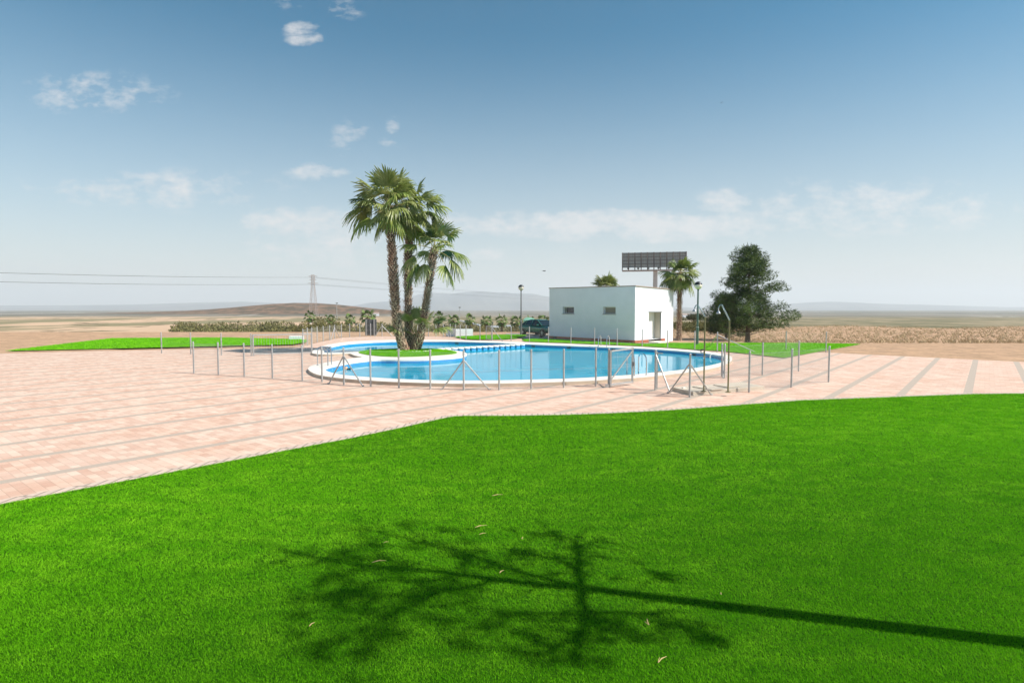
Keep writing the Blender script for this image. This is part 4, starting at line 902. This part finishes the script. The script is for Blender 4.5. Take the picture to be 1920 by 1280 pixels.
mb = MB(); i0 = C0 + dR * (dr[0] - .3) - nr * .5; i1 = C0 + dR * (dr[1]) - nr * .5; mb.add([(*v, z) for z in (-.05, dr[3] + .05) for v in (i0, i1, i1 - nr * .06, i0 - nr * .06)], [(3, 2, 1, 0), (4, 5, 6, 7), (0, 1, 5, 4), (1, 2, 6, 5), (2, 3, 7, 6), (3, 0, 4, 7)])
dd = mb.build('door', M['door'], t)
mb = MB(); q = C0 + dR * (dr[1] - .045); mb.add([(*v, z) for z in (Z0 + .01, dr[3] - .01) for v in (q - nr * .03, q - nr * .485, q - nr * .485 + dR * .035, q - nr * .03 + dR * .035)], [(3, 2, 1, 0), (4, 5, 6, 7), (0, 1, 5, 4), (1, 2, 6, 5), (2, 3, 7, 6), (3, 0, 4, 7)]); mb.build('shaded_jamb_panel', mat('jamb_shade_beige', (.40, .36, .29), None, rough=.6), t)  # panel added over the far jamb, its beige standing in for the shade
mb = MB(); a = C0 + dR * (dr[0] - .02) + nr * .01; b = C0 + dR * (dr[1] + .06) + nr * .01; mb.bar((*a, dr[3] + .03), (*b, dr[3] + .03), .04, .05); q = C0 + dR * (dr[1] - .03) - nr * .04; mb.bar((*q, .05), (*q, dr[3]), .05); mb.build('door_frame', M['dark'], t)
mb = MB(); a = C0 + dR * (dr[0] - .0); b = C0 + dR * (dr[1] - .25); n2 = nr * .75
mb.add([(*v, z) for z in (-.3, .03) for v in (a + n2, b + n2, b - nr * .5, a - nr * .5)], [(3, 2, 1, 0), (4, 5, 6, 7), (0, 1, 5, 4), (1, 2, 6, 5), (2, 3, 7, 6), (3, 0, 4, 7)]); mb.build('door_step', M['coping'], t)
mb = MB(); p = C0 + dF * 7.6 + nf * .12; mb.box((p.x, p.y, .1), (.2, .16, .16), .6); mb.bar((p.x, p.y, -.05), (p.x, p.y, .1), .04); tag(mb.build('floodlight', M['black']), 'small black floodlight at the foot of the building wall', 'floodlight')
p = C0 + dF * 8.9 + nf * .3; mb = MB(); mb.box((p.x - .05, p.y, .1), (.24, .16, .18), .3); mb.bar((p.x + .15, p.y, -.02), (p.x + .15, p.y, .12), .06); tag(mb.build('floodlight', M['black']), 'small black floodlight on the ground beside the car wheel', 'floodlight')

# ------------------------------------------------------------------ lamp posts
def lamp(label, x, y, z, hh, m, group='street lamps with round globes', r=.055):
    t = thing('street_lamp', (x, y, z), label, 'street lamp', group); R_ = .24
    mb = MB(); mb.lathe([(.11, 0), (.11, .04), (.085, .06), (.085, hh * .28)], (x, y, z), 14); mb.build('base_sleeve', m, t)
    mb = MB(); mb.lathe([(.095, hh * .28), (.095, hh * .285 + .02)], (x, y, z), 14); mb.build('collar', M['galv'], t)
    mb = MB(); mb.lathe([(r, hh * .285), (r * .82, hh - 2 * R_ - .02)], (x, y, z), 12); mb.build('pole', m, t)
    c = z + hh - R_; g = MB(); k = 8; g.lathe([(max(.01, R_ * sin(a)), R_ - R_ + -R_ * cos(a)) for a in np.linspace(.15, pi * .55, k)], (x, y, c), 20); g.build('globe', M['globe'], t, smooth=True)
    g = MB(); g.lathe([(max(.01, R_ * 1.015 * sin(a)), -R_ * 1.015 * cos(a)) for a in np.linspace(pi * .55, pi - .04, k)], (x, y, c), 20); g.build('cap', M['black'], t, smooth=True)
    g = MB(); g.lathe([(.05, -R_ - .04), (.09, -R_ * .97)], (x, y, c), 12); g.build('fitter', m, t)
p = PD(977, 600, 49.5); lamp('grey street lamp with a round globe left of the parked car', p.x, 49.5, 0, 4.27, M['lampgrey'])
p = PD(1308, 600, 36); lamp('dark green street lamp with a round globe right of the building', p.x, 36, gz(p.x, 36), 3.9, M['lampgreen'], r=.06)
for px, D, yt, lab in ((581.5, 100, 603.3, 'small distant globe lamp in the scrub by the left edge'), (668, 104, 606.5, 'small distant globe lamp left of the dark panel'), (677.3, 124, 609, 'dark topped distant lamp just left of the dark panel'), (924, 128, 603.5, 'distant lamp standing behind the far gate')):
    p = PD(px, yt, D); lamp(lab, p.x, D, gz(p.x, D), p.z - gz(p.x, D), M['lampgrey'])
for px, yt, D, lab in ((631.3, 568.3, 380, 'tall thin light mast on the plain right of the pylon'), (861.6, 576.3, 380, 'tall thin light mast on the plain above the low white wall')):
    p = PD(px, yt, D); z = gz(p.x, D); t = thing('light_mast', (p.x, D, z), lab, 'light mast', 'distant light masts'); mb = MB(); mb.tube([(p.x, D, z), (p.x, D, p.z)], [.2, .12], 8); mb.build('mast', M['galv'], t); mb = MB(); mb.box((p.x + .15, D, p.z), (1.3, .4, .55)); mb.build('floodlights', M['dark'], t)
# pylon
D = 600; pt = PD(586.5, 513, D); z0 = gz(pt.x, D); t = thing('power_pylon', (pt.x, D, z0), 'tall lattice power pylon on the plain at the left', 'pylon'); mb = MB(); hh = pt.z - z0; lv_ = [0, .13, .26, .38, .49, .59, .68, .76, .83, .9, .97]
def hw(q): return 3.6 - 2.3 * min(1, q * 1.35)
for i, q in enumerate(lv_[:-1]):
    q2 = lv_[i + 1]; a, b = hw(q), hw(q2); z1, z2 = z0 + hh * q, z0 + hh * q2; ca = [V((pt.x + sx * a, D + sy * a, z1)) for sx, sy in ((-1, -1), (1, -1), (1, 1), (-1, 1))]; cb = [V((pt.x + sx * b, D + sy * b, z2)) for sx, sy in ((-1, -1), (1, -1), (1, 1), (-1, 1))]
    for k in range(4): mb.bar(ca[k], cb[k], .26); mb.bar(ca[k], cb[(k + 1) % 4], .12); mb.bar(ca[(k + 1) % 4], cb[k], .12); mb.bar(cb[k], cb[(k + 1) % 4], .12)
mb.build('lattice_tower', M['rust'], t); arms = []
for q, w in ((.935, 4.6), (.765, 5.4), (.85, 3.4)):
    mb = MB(); z = z0 + hh * q; mb.bar((pt.x - w, D, z), (pt.x + w, D, z), .3); mb.bar((pt.x, D, z + 1.2), (pt.x + w, D, z), .15); mb.bar((pt.x, D, z + 1.2), (pt.x - w, D, z), .15); mb.build('cross_arm', M['rust'], t); arms.append((w, z))
M['cable'] = mat('cable', (.10, .10, .10), None, rough=.6)
ci = 0
for (w, z), sgn, lab in ((arms[0], -1, 'top left'), (arms[1], 1, 'lower right'), (arms[1], -1, 'lower left'), (arms[0], 1, 'top right')):
    s = V((pt.x + sgn * w, D, z - 1)); e = V((s.x + 900 + 40 * sgn, 2700, 26)); e2 = V((s.x - 420, 330, z + 2)); mb = MB(); pts = []
    for k in range(15): q = k / 14; v = e2.lerp(s, q); v.z -= 5 * 4 * q * (1 - q); pts.append(v)
    for k in range(1, 25): q = k / 24; v = s.lerp(e, q ** 1.5); qq = q ** 1.5; v.z -= 10 * 4 * qq * (1 - qq) * .6; pts.append(v)
    mb.tube(pts, .09, 4, cap=False); tag(mb.build('power_cable', M['cable']), 'thin power cable hung from the %s arm end of the pylon' % lab, 'cable', 'power cables')

# ------------------------------------------------------------------ billboard
D = 110; tl = PD(1167, 474, D + 1.5); tr_ = PD(1287, 471.5, D - 1.5); bl_ = PD(1167, 502, D + 1.5); br_ = PD(1287, 500, D - 1.5)
pc = PD(1228.5, 540, D); zg = gz(pc.x, D); t = thing('billboard', (pc.x, D, zg), 'large dark billboard seen from behind on one pale column', 'billboard'); bd = V((0.05, -.5, 0))
mb = MB(); d3 = V((tr_.x - tl.x, tr_.y - tl.y, 0)).normalized(); nn = V((d3.y, -d3.x, 0))
mb.add([bl_, br_, tr_, tl, bl_ - nn * .25, br_ - nn * .25, tr_ - nn * .25, tl - nn * .25], [(0, 1, 2, 3), (7, 6, 5, 4), (0, 4, 5, 1), (1, 5, 6, 2), (2, 6, 7, 3), (3, 7, 4, 0)]); mb.build('panel', M['bbpanel'], t)
mb = MB()
for k in range(11):
    q = k / 10; a = bl_.lerp(br_, q) + nn * .14; b = tl.lerp(tr_, q) + nn * .14; mb.bar(a - up * .55, b, .2, .14)
for q in (.02, .24, .47, .7, .9): mb.bar(bl_.lerp(tl, q) + nn * .07, br_.lerp(tr_, q) + nn * .07, .1, .1)
for k in range(40): a = bl_.lerp(br_, (k + .5) / 40) + nn * .04; b = tl.lerp(tr_, (k + .5) / 40) + nn * .04; mb.bar(a, b, .03, .03)
mb.build('steel_grid', M['bbgrid'], t)
mb = MB(); a, b = bl_ - up * .62 + nn * .35, br_ - up * .62 + nn * .35; mb.bar(a, b, .5, .28); mb.build('walkway', M['rust'], t)
for k in range(6): q = a.lerp(b, (k + .6) / 6.3); mb = MB(); mb.box(tuple(q + up * .42), (.34, .3, .26)); mb.bar(tuple(q + up * .1), tuple(q + up * .35), .08); mb.build('spotlight', M['darkgrid'], t)
mb = MB(); mb.lathe([(.44, 0), (.42, 5), (.40, bl_.z - zg - .72)], (pc.x, D, zg), 20); mb.build('column', mat('pale_column', (.66, .58, .54), (.58, .50, .46), 1.5, .6), t)

# ------------------------------------------------------------------ panel, low wall, boxes
p0, p1 = P(685, 629.6), P(706.3, 629.6); t = thing('information_board', (*p0, 0), 'dark grey upright board on two pale posts beyond the far fence', 'board'); mb = MB(); y = p0[1] + .2; k = y / p0[1]; x0, x1 = p0[0] * k, p1[0] * k; zt_ = PD(700, 598.5, y).z
mb.box(((x0 + x1) / 2, y, (zt_ + .0) / 2 + .02), (x1 - x0, .05, zt_ - .04)); mb.build('panel', M['dark'], t); mb = MB()
for q in (.25, .5, .75): mb.bar((x0, y - .035, zt_ * q), (x1, y - .035, zt_ * q), .03, .02)
for q in (.33, .66): mb.bar((x0 + (x1 - x0) * q, y - .035, .02), (x0 + (x1 - x0) * q, y - .035, zt_), .02, .015)
mb.build('ribs', M['darkgrid'], t)
for q in (.1, .8): mb = MB(); mb.bar((x0 + (x1 - x0) * q, y - .08, 0), (x0 + (x1 - x0) * q, y - .08, zt_ + .02), .06); mb.build('post', M['galv'], t)
def boxwall(name, label, cat, c, a, b, h, th=.12):
    t = thing(name, (*c, 0), label, cat); c, a, b = V(c), V(a), V(b)
    for p, q, nm in ((c, a, 'side_wall'), (c, b, 'front_wall')):
        d = (q - p).normalized(); n = V((-d.y, d.x)); n = n if n.y > 0 else -n; e = d * (th if nm == 'front_wall' else 0); mb = MB(); p_ = p + d * (0.0 if nm == 'front_wall' else th * 1.02)
        vs = [(*v, z) for z in (-.05, h) for v in (p_, q, q + n * th, p_ + n * th)]; mb.add(vs, [(3, 2, 1, 0), (4, 5, 6, 7), (0, 1, 5, 4), (1, 2, 6, 5), (2, 3, 7, 6), (3, 0, 4, 7)]); mb.build(nm, M['white'], t)
    return t
boxwall('low_white_wall', 'low white masonry wall on the grass beyond the far fence', 'wall', P(854.5, 631.2), (P(854.5, 631.2)[0] - .95, P(854.5, 631.2)[1] + 1.6), (P(886.6, 631)[0], P(886.6, 631)[1] + .15), .63)
x, y = P(556, 637); mb = MB(); mb.box((x, y, .12), (.95, .5, .32), .1); tag(mb.build('white_block', M['white'], bevel=.02), 'white block standing on the grass behind the left gate', 'block')
def strip_wall(label, a, b, h, w=.4):
    mb = MB(); a, b = V(a), V(b); mb.bar(a, b, w, h); tag(mb.build('far_wall', M['white']), label, 'wall', 'pale walls on the far plain')
a = PD(863, 601, 210); b = PD(900, 609.6, 150); strip_wall('pale sloping wall beside the far road right of the low white wall', a, b, .3)
for px0, px1, yy, D, lab in ((920, 938, 612, 150, 'short white wall beyond the far gate'), (945, 966, 610.6, 165, 'thin white wall between two small palms by the lamp')):
    strip_wall(lab, PD(px0, yy, D), PD(px1, yy, D), .5)
# far flat houses dotted on the plain
r_ = random.Random(9)
for k, (px, D, w) in enumerate(((706, 560, 5), (1284, 470, 6))):
    z = gz((px - 960) / F * D, D); x = (px - 960) / F * D; hh = 2
    t = thing('farm_building', (x, D, z), ['low farm shed on the pale field behind the island palms', 'tiny pale farm building on the plain right of the building'][k], 'building', 'distant farm buildings')
    mb = MB(); mb.box((x, D, z + hh / 2), (w, 5, hh), .2); mb.build('wall', M['white'], t); mb = MB(); cr, sr = cos(.2), sin(.2); f_ = lambda a, b, c: (x + a * cr - b * sr, D + a * sr + b * cr, z + c)
    mb.add([f_(-w / 2 - .2, -2.7, hh), f_(w / 2 + .2, -2.7, hh), f_(w / 2 + .2, 2.7, hh), f_(-w / 2 - .2, 2.7, hh), f_(-w / 2, 0, hh + 1), f_(w / 2, 0, hh + 1)], [(0, 1, 5, 4), (2, 3, 4, 5), (1, 2, 5), (3, 0, 4), (3, 2, 1, 0)]); mb.build('roof', M['rust'], t)

# ------------------------------------------------------------------ car
def car():
    RR = V((.985, 50.3)); FR = V((2.545, 48.3)); d = (FR - RR).normalized(); th = atan2(d.y, d.x); left = V((-d.y, d.x)); mid = (RR + FR) / 2 + left * .76; z0 = -.03
    t = thing('parked_car', (mid.x, mid.y, z0), 'dark green parked car with its front hidden behind the white building', 'car')
    t.rotation_euler.z = th; t.name = 'parked_car'
    # local coords: x forward, y left; wheelbase 2.53
    st = [(-2.02, .52, .80, .70), (-1.9, .30, .90, .80), (-1.5, .24, .93, .85), (-.9, .20, .93, .86), (0, .19, .90, .865), (.8, .20, .88, .86), (1.3, .22, .84, .84), (1.8, .26, .76, .80), (2.05, .32, .66, .70), (2.12, .40, .58, .62)]
    mb = MB(); vs = []
    for x, zl, zh, w in st: vs += [(x, -w * .93, zl), (x, -w, (zl + zh) * .5), (x, -w * .985, zh - .10), (x, -w * .90, zh), (x, w * .90, zh), (x, w * .985, zh - .10), (x, w, (zl + zh) * .5), (x, w * .93, zl)]
    fs = [(i * 8 + j, i * 8 + (j + 1) % 8, i * 8 + 8 + (j + 1) % 8, i * 8 + 8 + j) for i in range(len(st) - 1) for j in range(8)] + [tuple(range(8)), tuple(range(72, 80))[::-1]]
    fs = [tuple(reversed(f)) for f in fs]; mb.add(vs, fs); o = part('body', mb.mesh('body', M['carpaint'], smooth=True), t); sb = o.modifiers.new('s', 'SUBSURF'); sb.levels = sb.render_levels = 2
    # greenhouse: windows as dark glass, roof and pillars painted
    gst = [(-1.62, .91, .70), (-1.0, 1.27, .60), (-.5, 1.36, .57), (.1, 1.37, .57), (.45, 1.30, .58), (1.12, .88, .70)]
    mb = MB(); vs = []
    for x, z, w in gst: vs += [(x, -.775, .88), (x, -w, z), (x, w, z), (x, .775, .88)]
    fs = [(i * 4 + j, i * 4 + 4 + j, i * 4 + 4 + j + 1, i * 4 + j + 1) for i in range(5) for j in range(3)]; mb.add(vs, fs); part('windows', mb.mesh('windows', M['glass']), t)
    mb = MB(); rs = gst[1:5]; vs = []
    for x, z, w in rs: vs += [(x, -w - .012, z - .02), (x, -w * .9, z + .03), (x, w * .9, z + .03), (x, w + .012, z - .02)]
    fs = [(i * 4 + j, i * 4 + 4 + j, i * 4 + 5 + j, i * 4 + j + 1) for i in range(3) for j in range(3)]; mb.add(vs, fs); part('roof', mb.mesh('roof', M['carpaint'], smooth=True), t)
    for s in (-1, 1):
        mb = MB()
        for (xa, za, wa), (xb, zb, wb) in (((-1.66, .9, .74), (-1.0, 1.28, .61)), ((1.14, .87, .74), (.45, 1.31, .585)), ((-.22, .88, .79), (-.16, 1.36, .58)), ((-1.05, .90, .785), (-.95, 1.29, .60))): mb.bar((xa, s * wa, za), (xb, s * wb, zb), .055)
        mb.bar((-1.6, s * .785, .905), (1.05, s * .785, .885), .03); part('window_trim', mb.mesh('window_trim', M['carpaint']), t)
        mb = MB(); mb.box((.78, s * .93, .96), (.12, .16, .13)); part('mirror', mb.mesh('mirror', M['carpaint']), t)
        for x in (-.35, .55): mb = MB(); mb.box((x - .1, s * .868, .78), (.16, .03, .03)); part('door_handle', mb.mesh('door_handle', M['carpaint']), t)
        for x in (-1.265, 1.265):
            mb = MB(); mb.lathe([(.345, 0), (.355, .03)], n=24); me = mb.mesh('wheel_arch', M['tyre']); q = part('wheel_arch', me, t, (x, s * .835 + (.03 if s < 0 else -.0), .31)); q.rotation_euler = (pi / 2, 0, 0)
            w = bpy.data.objects.new('wheel', None); COL.objects.link(w); w.parent = t; w.location = (x, s * .78, .30); w.rotation_euler = (pi / 2 * (1 if s < 0 else -1), 0, 0)
            mb = MB(); mb.lathe([(.19, -.1), (.29, -.1), (.30, -.06), (.30, .06), (.285, .1), (.2, .1)], n=24); part('tyre', mb.mesh('tyre', M['tyre'], smooth=False), w)
            mb = MB(); mb.lathe([(.20, .02), (.205, .095), (.185, .1), (.18, .06)], n=24)
            for k in range(7): a = k * 2 * pi / 7; mb.bar((.03 * cos(a), .03 * sin(a), .085), (.19 * cos(a), .19 * sin(a), .085), .05, .03)
            mb.lathe([(.05, .06), (.05, .105), (.02, .11)], n=12); part('rim', mb.mesh('rim', M['alloy']), w)
    mb = MB(); mb.box((-1.99, 0, .72), (.06, 1.2, .14)); part('tail_lights', mb.mesh('tail_lights', mat('tail_light', (.3, .02, .02), None, rough=.3)), t)
    for s in (-1, 1): mb = MB(); mb.box((2.0, s * .55, .6), (.12, .3, .12)); part('headlight', mb.mesh('headlight', M['alu']), t)
car()
# pale green container behind the car
x0 = PD(981.5, 600, 54); x1 = PD(1004, 600, 54); t = thing('waste_container', (x0.x, 54, 0), 'pale green waste container standing behind the parked car', 'container'); w = x1.x - x0.x; zt_ = PD(990, 594.5, 54).z; mb = MB(); cx = (x0.x + x1.x) / 2
vs = [(cx + sx * w / 2 * k, 54.4 + sy * .45 * k, z) for z, k in ((.12, .86), (zt_ - .28, 1)) for sx, sy in ((-1, -1), (1, -1), (1, 1), (-1, 1))]; mb.add(vs, [(3, 2, 1, 0), (4, 5, 6, 7), (0, 1, 5, 4), (1, 2, 6, 5), (2, 3, 7, 6), (3, 0, 4, 7)]); mb.build('bin', M['palegreen'], t)
mb = MB(); vs = []
for k in range(7):
    q = k / 6; xx = cx + w * .52 * (2 * q - 1); z = zt_ - .27 + .27 * (1 - abs(2 * q - 1) ** 3) * (1 - .25 * q); vs += [(xx, 53.9, zt_ - .28), (xx, 53.95, z), (xx, 54.85, z), (xx, 54.9, zt_ - .28)]
mb.add(vs, [(i * 4 + j, i * 4 + 4 + j, i * 4 + 5 + j, i * 4 + j + 1) for i in range(6) for j in range(3)] + [(0, 1, 2, 3), (27, 26, 25, 24)]); mb.build('lid', M['palegreen'], t)
for s in (-1, 1): mb = MB(); mb.box((cx + s * w * .35, 54.1, .06), (.07, .14, .12)); mb.build('wheel', M['tyre'], t)

# ------------------------------------------------------------------ birds
def bird(label, px, py, D, span, rz, flap):
    c = PD(px, py, D); t = thing('bird', c, label, 'bird', 'birds in flight'); mb = MB(); L_ = span * .55
    mb.tube([(-L_ * .5, 0, 0), (-L_ * .3, 0, .005), (0, 0, 0), (L_ * .3, 0, .01), (L_ * .42, 0, .015), (L_ * .52, 0, .01)], [.01 * span, .04 * span, .07 * span, .05 * span, .04 * span, .006 * span], 8)
    for s in (-1, 1): mb.add([(L_ * .18, s * .02, .01), (-L_ * .12, s * .02, .01), (-L_ * .22, s * span * .28, flap * .6), (L_ * .02, s * span * .5, flap), (L_ * .2, s * span * .26, flap * .7)], [(0, 1, 2, 3, 4)])
    mb.add([(-L_ * .45, 0, 0), (-L_ * .8, .07 * span, 0), (-L_ * .8, -.07 * span, 0)], [(0, 1, 2)]); o = part('body', mb.mesh('body', M['bird']), t); t.rotation_euler = (0, 0, rz)
bird('bird gliding low in the sky left of the building', 1020, 508, 40, .5, .5, .02)
bird('tiny bird high in the sky near the right edge', 1352.5, 193, 60, .4, .9, .09)

# ------------------------------------------------------------------ the tree whose shadow lies on the lawn
def shadow_tree():
    cot = 1 / math.tan(SUN_EL); bx, by = 4.62, 3.40; sd = V((-SX, -SY)); lat = V((-sd.y, sd.x)); 
    if lat.y < 0: lat = -lat
    t = thing('young_tree', (bx, by, 0), 'slender sparse young tree at the right whose shadow lies on the lawn', 'tree')
    def G(x, y): return V(P(560 + x / 2.4, 860 + y / 2.4))
    def pos(x, y, dl):
        g = G(x, y) - V((bx, by)); a = g.dot(sd); w = g.dot(lat); off = dl; q = V((bx, by)) + lat * w + sd * off; return V((q.x, q.y, (a - off) / cot))
    r = random.Random(3); tm = MB()
    lead = [(1920, 672), (1600, 630), (1300, 592), (1100, 575), (870, 550), (700, 525), (500, 500), (300, 490), (100, 460), (0, 437), (-120, 420)]
    pts = [V((bx, by, -.1)), V((bx - .02, by, .9))] + [pos(x, y, 0) for x, y in lead]; tm.tube(pts, [.10, .088, .074, .062, .052, .046, .042, .036, .034, .03, .026, .022, .014], 10)
    br = [([(1290, 590), (1100, 545), (900, 490), (760, 435), (600, 400), (480, 365), (380, 340), (200, 310)], .024, .3), ([(870, 552), (780, 585), (650, 600), (500, 620), (350, 622), (200, 635), (0, 645)], .02, -.2),
          ([(1275, 590), (1262, 645), (1290, 700), (1310, 730), (1380, 790)], .03, -.25), ([(1290, 700), (1275, 770), (1200, 830), (1100, 880), (1010, 930)], .02, -.4), ([(1290, 702), (1100, 705), (950, 710), (830, 730)], .014, -.35),
          ([(1290, 700), (1450, 695), (1580, 708), (1680, 745), (1760, 790)], .014, -.5), ([(1262, 585), (1245, 520), (1252, 460), (1245, 400), (1225, 368), (1130, 340), (1050, 345)], .024, .3), ([(1248, 400), (1320, 380), (1430, 385)], .012, .4),
          ([(1245, 515), (1180, 465), (1080, 440), (980, 425), (930, 440)], .016, .25), ([(735, 520), (730, 480), (755, 440)], .013, .2), ([(640, 605), (520, 660), (400, 705), (250, 800), (60, 900)], .014, -.35), ([(500, 500), (400, 465), (280, 460), (150, 430)], .013, .1),
          ([(1270, 770), (1250, 850), (1200, 930)], .016, -.3), ([(350, 620), (300, 580), (180, 545), (60, 550)], .012, -.1), ([(700, 525), (560, 560), (440, 545), (300, 560)], .012, -.05), ([(600, 400), (500, 330), (450, 300)], .010, .3), ([(560, 385), (420, 400), (270, 385)], .009, .25),
          ([(1680, 745), (1600, 790), (1550, 800)], .009, -.5), ([(1500, 617), (1540, 570), (1600, 552), (1700, 545), (1760, 550)], .007, .2), ([(1680, 745), (1860, 815)], .008, -.5), ([(1100, 880), (850, 860), (700, 840)], .01, -.4), ([(900, 490), (760, 380), (690, 325)], .009, .3)]
    leaf = MB(); blobs = []
    sub = []
    for pl_, rad, dl in br:
        for i in range(1, len(pl_)):
            if rad < .012: continue
            (xa, ya), (xb, yb) = pl_[i - 1], pl_[i]; ln_ = math.hypot(xb - xa, yb - ya)
            for j in range(int(ln_ / 120) + 1):
                q = r.random(); x0_, y0_ = xa + (xb - xa) * q, ya + (yb - ya) * q; a_ = atan2(yb - ya, xb - xa) + r.choice((-1, 1)) * r.uniform(.35, .9); l_ = r.uniform(70, 190)
                sub.append(([(x0_, y0_), (x0_ + cos(a_) * l_ * .5, y0_ + sin(a_) * l_ * .35), (x0_ + cos(a_ * .8) * l_, y0_ + sin(a_ * .8) * l_ * .6)], .009, dl))
    for i in range(2, 10):
        (xa, ya) = lead[i]
        for sg in (-1, 1): l_ = r.uniform(110, 230); sub.append(([(xa, ya), (xa - l_ * .5, ya + sg * l_ * .18), (xa - l_, ya + sg * l_ * .3)], .011, .1 * sg))
    br += sub
    for pl_, rad, dl in br:
        k = len(pl_); P3 = [pos(x, y, dl * min(1, (i / (k - 1)) * 1.3)) for i, (x, y) in enumerate(pl_)]; tm.tube(P3, [rad * 1.35 * (1 - .62 * i / (k - 1)) for i in range(k)], 7)
        for i in range(1, k):
            L_ = (P3[i] - P3[i - 1]).length
            for j in range(int(L_ / .16) + 1 if rad > .0115 else 1):
                c = P3[i - 1].lerp(P3[i], r.random()); dv = V((r.gauss(0, .6), r.gauss(0, .6), r.gauss(0, .6) + .3)); dv.normalize(); e = c + dv * r.uniform(.1, .3)
                tm.tube([c, e], [.006, .003], 4, cap=False)
                if r.random() < (.3 if rad > .0115 else .16): blobs.append((e, r.uniform(.03, .06)))
    for x, y, s, dl in ((600, 728, .09, -.3), (825, 728, .1, -.35), (1660, 545, .08, .2), (1720, 745, .12, -.5), (1860, 815, .06, -.5), (1560, 790, .1, -.5), (1330, 745, .16, -.3), (1260, 420, .13, .3), (970, 430, .14, .25), (690, 325, .09, .3), (490, 300, .1, .3), (380, 810, .1, -.4), (1080, 870, .17, -.4), (200, 540, .15, -.1),
                        (350, 610, .15, -.2), (150, 640, .1, -.2), (1130, 345, .07, .3), (750, 440, .12, .3), (180, 430, .1, .1), (320, 460, .1, .1), (620, 400, .1, .3), (720, 645, .1, -.2), (440, 500, .1, 0), (1400, 790, .1, -.3), (1180, 470, .09, .25), (560, 620, .1, -.2), (300, 380, .09, .25), (30, 880, .2, -.35), (730, 840, .1, -.4)):
        c = pos(x, y, dl)
        for j in range(4): blobs.append((c + V((r.gauss(0, s * .55), r.gauss(0, s * .55), r.gauss(0, s * .55))), s * .55))
    for rx, ry, k, s_, dl in (((-80, 760), (380, 720), 24, .055, 0), ((-60, 480), (660, 930), 16, .065, -.35), ((900, 1450), (720, 930), 10, .055, -.4), ((880, 1300), (320, 560), 6, .05, .25), ((1500, 1900), (700, 860), 4, .05, -.4)):
        for i in range(k): blobs.append((pos(r.uniform(*rx), r.uniform(*ry), dl + r.uniform(-.3, .3)), s_ * r.uniform(.5, 1.1)))
    for c, s in blobs:
        for j in range(int(14 + 190 * s)):
            q = c + V((r.gauss(0, s), r.gauss(0, s), r.gauss(0, s))) * .75; a = V((r.gauss(0, 1), r.gauss(0, 1), r.gauss(0, 1))).normalized(); b = a.cross(V((r.gauss(0, 1), r.gauss(0, 1), r.gauss(0, 1)))).normalized(); l = r.uniform(.03, .06)
            leaf.add([q, q + a * l * .5 + b * l * .3, q + a * l, q + a * l * .5 - b * l * .3], [(0, 1, 2, 3)])
    tm.build('trunk', M['bark'], t); leaf.build('crown', M['bush'], t)
shadow_tree()

# twigs and needles fallen on the turf
tw = [(585, 1171, .05, 1.0, 'dry leaf sliver on the lawn near the bottom left corner'), (724, 1017, .05, .3, 'bent dry twig on the lawn within the left part of the shadow'), (711, 1053, .12, .2, 'long dry stem on the lawn inside the left shadow'), (902, 987, .13, .35, 'longer of the dry needles just above the branch shadow'), (905, 1001, .07, .3, 'shorter dry needle just above the branch shadow'),
      (933, 928.5, .13, .2, 'dry needle lying on the lawn well above the branch shadow'), (941, 1072, .06, .8, 'dry twig on the lawn between the two long branch shadows'), (980, 1009, .05, 1.4, 'upright dry sliver on the lawn left of the crossing branch shadow'), (1215, 1166, .08, 1.5, 'dry stem on the lawn in the lower right of the shadow'), (1242, 1237, .09, .6, 'dry twig at the bottom edge of the lawn'), (1352, 1113, .03, 1.2, 'tiny pale sliver on the lawn by the trunk shadow')]
for x, y, ln, a, lab in tw:
    p = V((*P(x, y, .03), .034)); d = V((cos(a), sin(a) * 1.3, 0)).normalized(); mb = MB(); s = V((-d.y, d.x, 0)); mb.tube([p - d * ln / 2, p + s * ln * .06 + up * .006, p + d * ln / 2 + up * .003], [.0022, .0032, .0012], 5)
    mb.tube([p - d * ln / 2, p - d * ln * .2 + s * ln * .16, p + d * ln * .1 + s * ln * .3], [.002, .002, .001], 5); tag(mb.build('fallen_twig', M['twig']), lab, 'twig', 'dry twigs fallen on the lawn')

# ------------------------------------------------------------------ haze
hz = MB(); hz.box((0, 600, 140), (21000, 17200, 300)); o = hz.build('haze', bpy.data.materials.new('haze')); tag(o, 'pale haze over the far plain and mountains', 'haze', kind='stuff')
hm = o.data.materials[0]; hm.use_nodes = True; nt = hm.node_tree; nt.nodes.remove(nt.nodes['Principled BSDF']); pv = nd(nt, 'ShaderNodeVolumePrincipled'); pv.inputs['Color'].default_value = (.89, .935, .98, 1); pv.inputs['Density'].default_value = 2.1e-4; pv.inputs['Anisotropy'].default_value = .1
nt.links.new(pv.outputs[0], nt.nodes['Material Output'].inputs['Volume'])
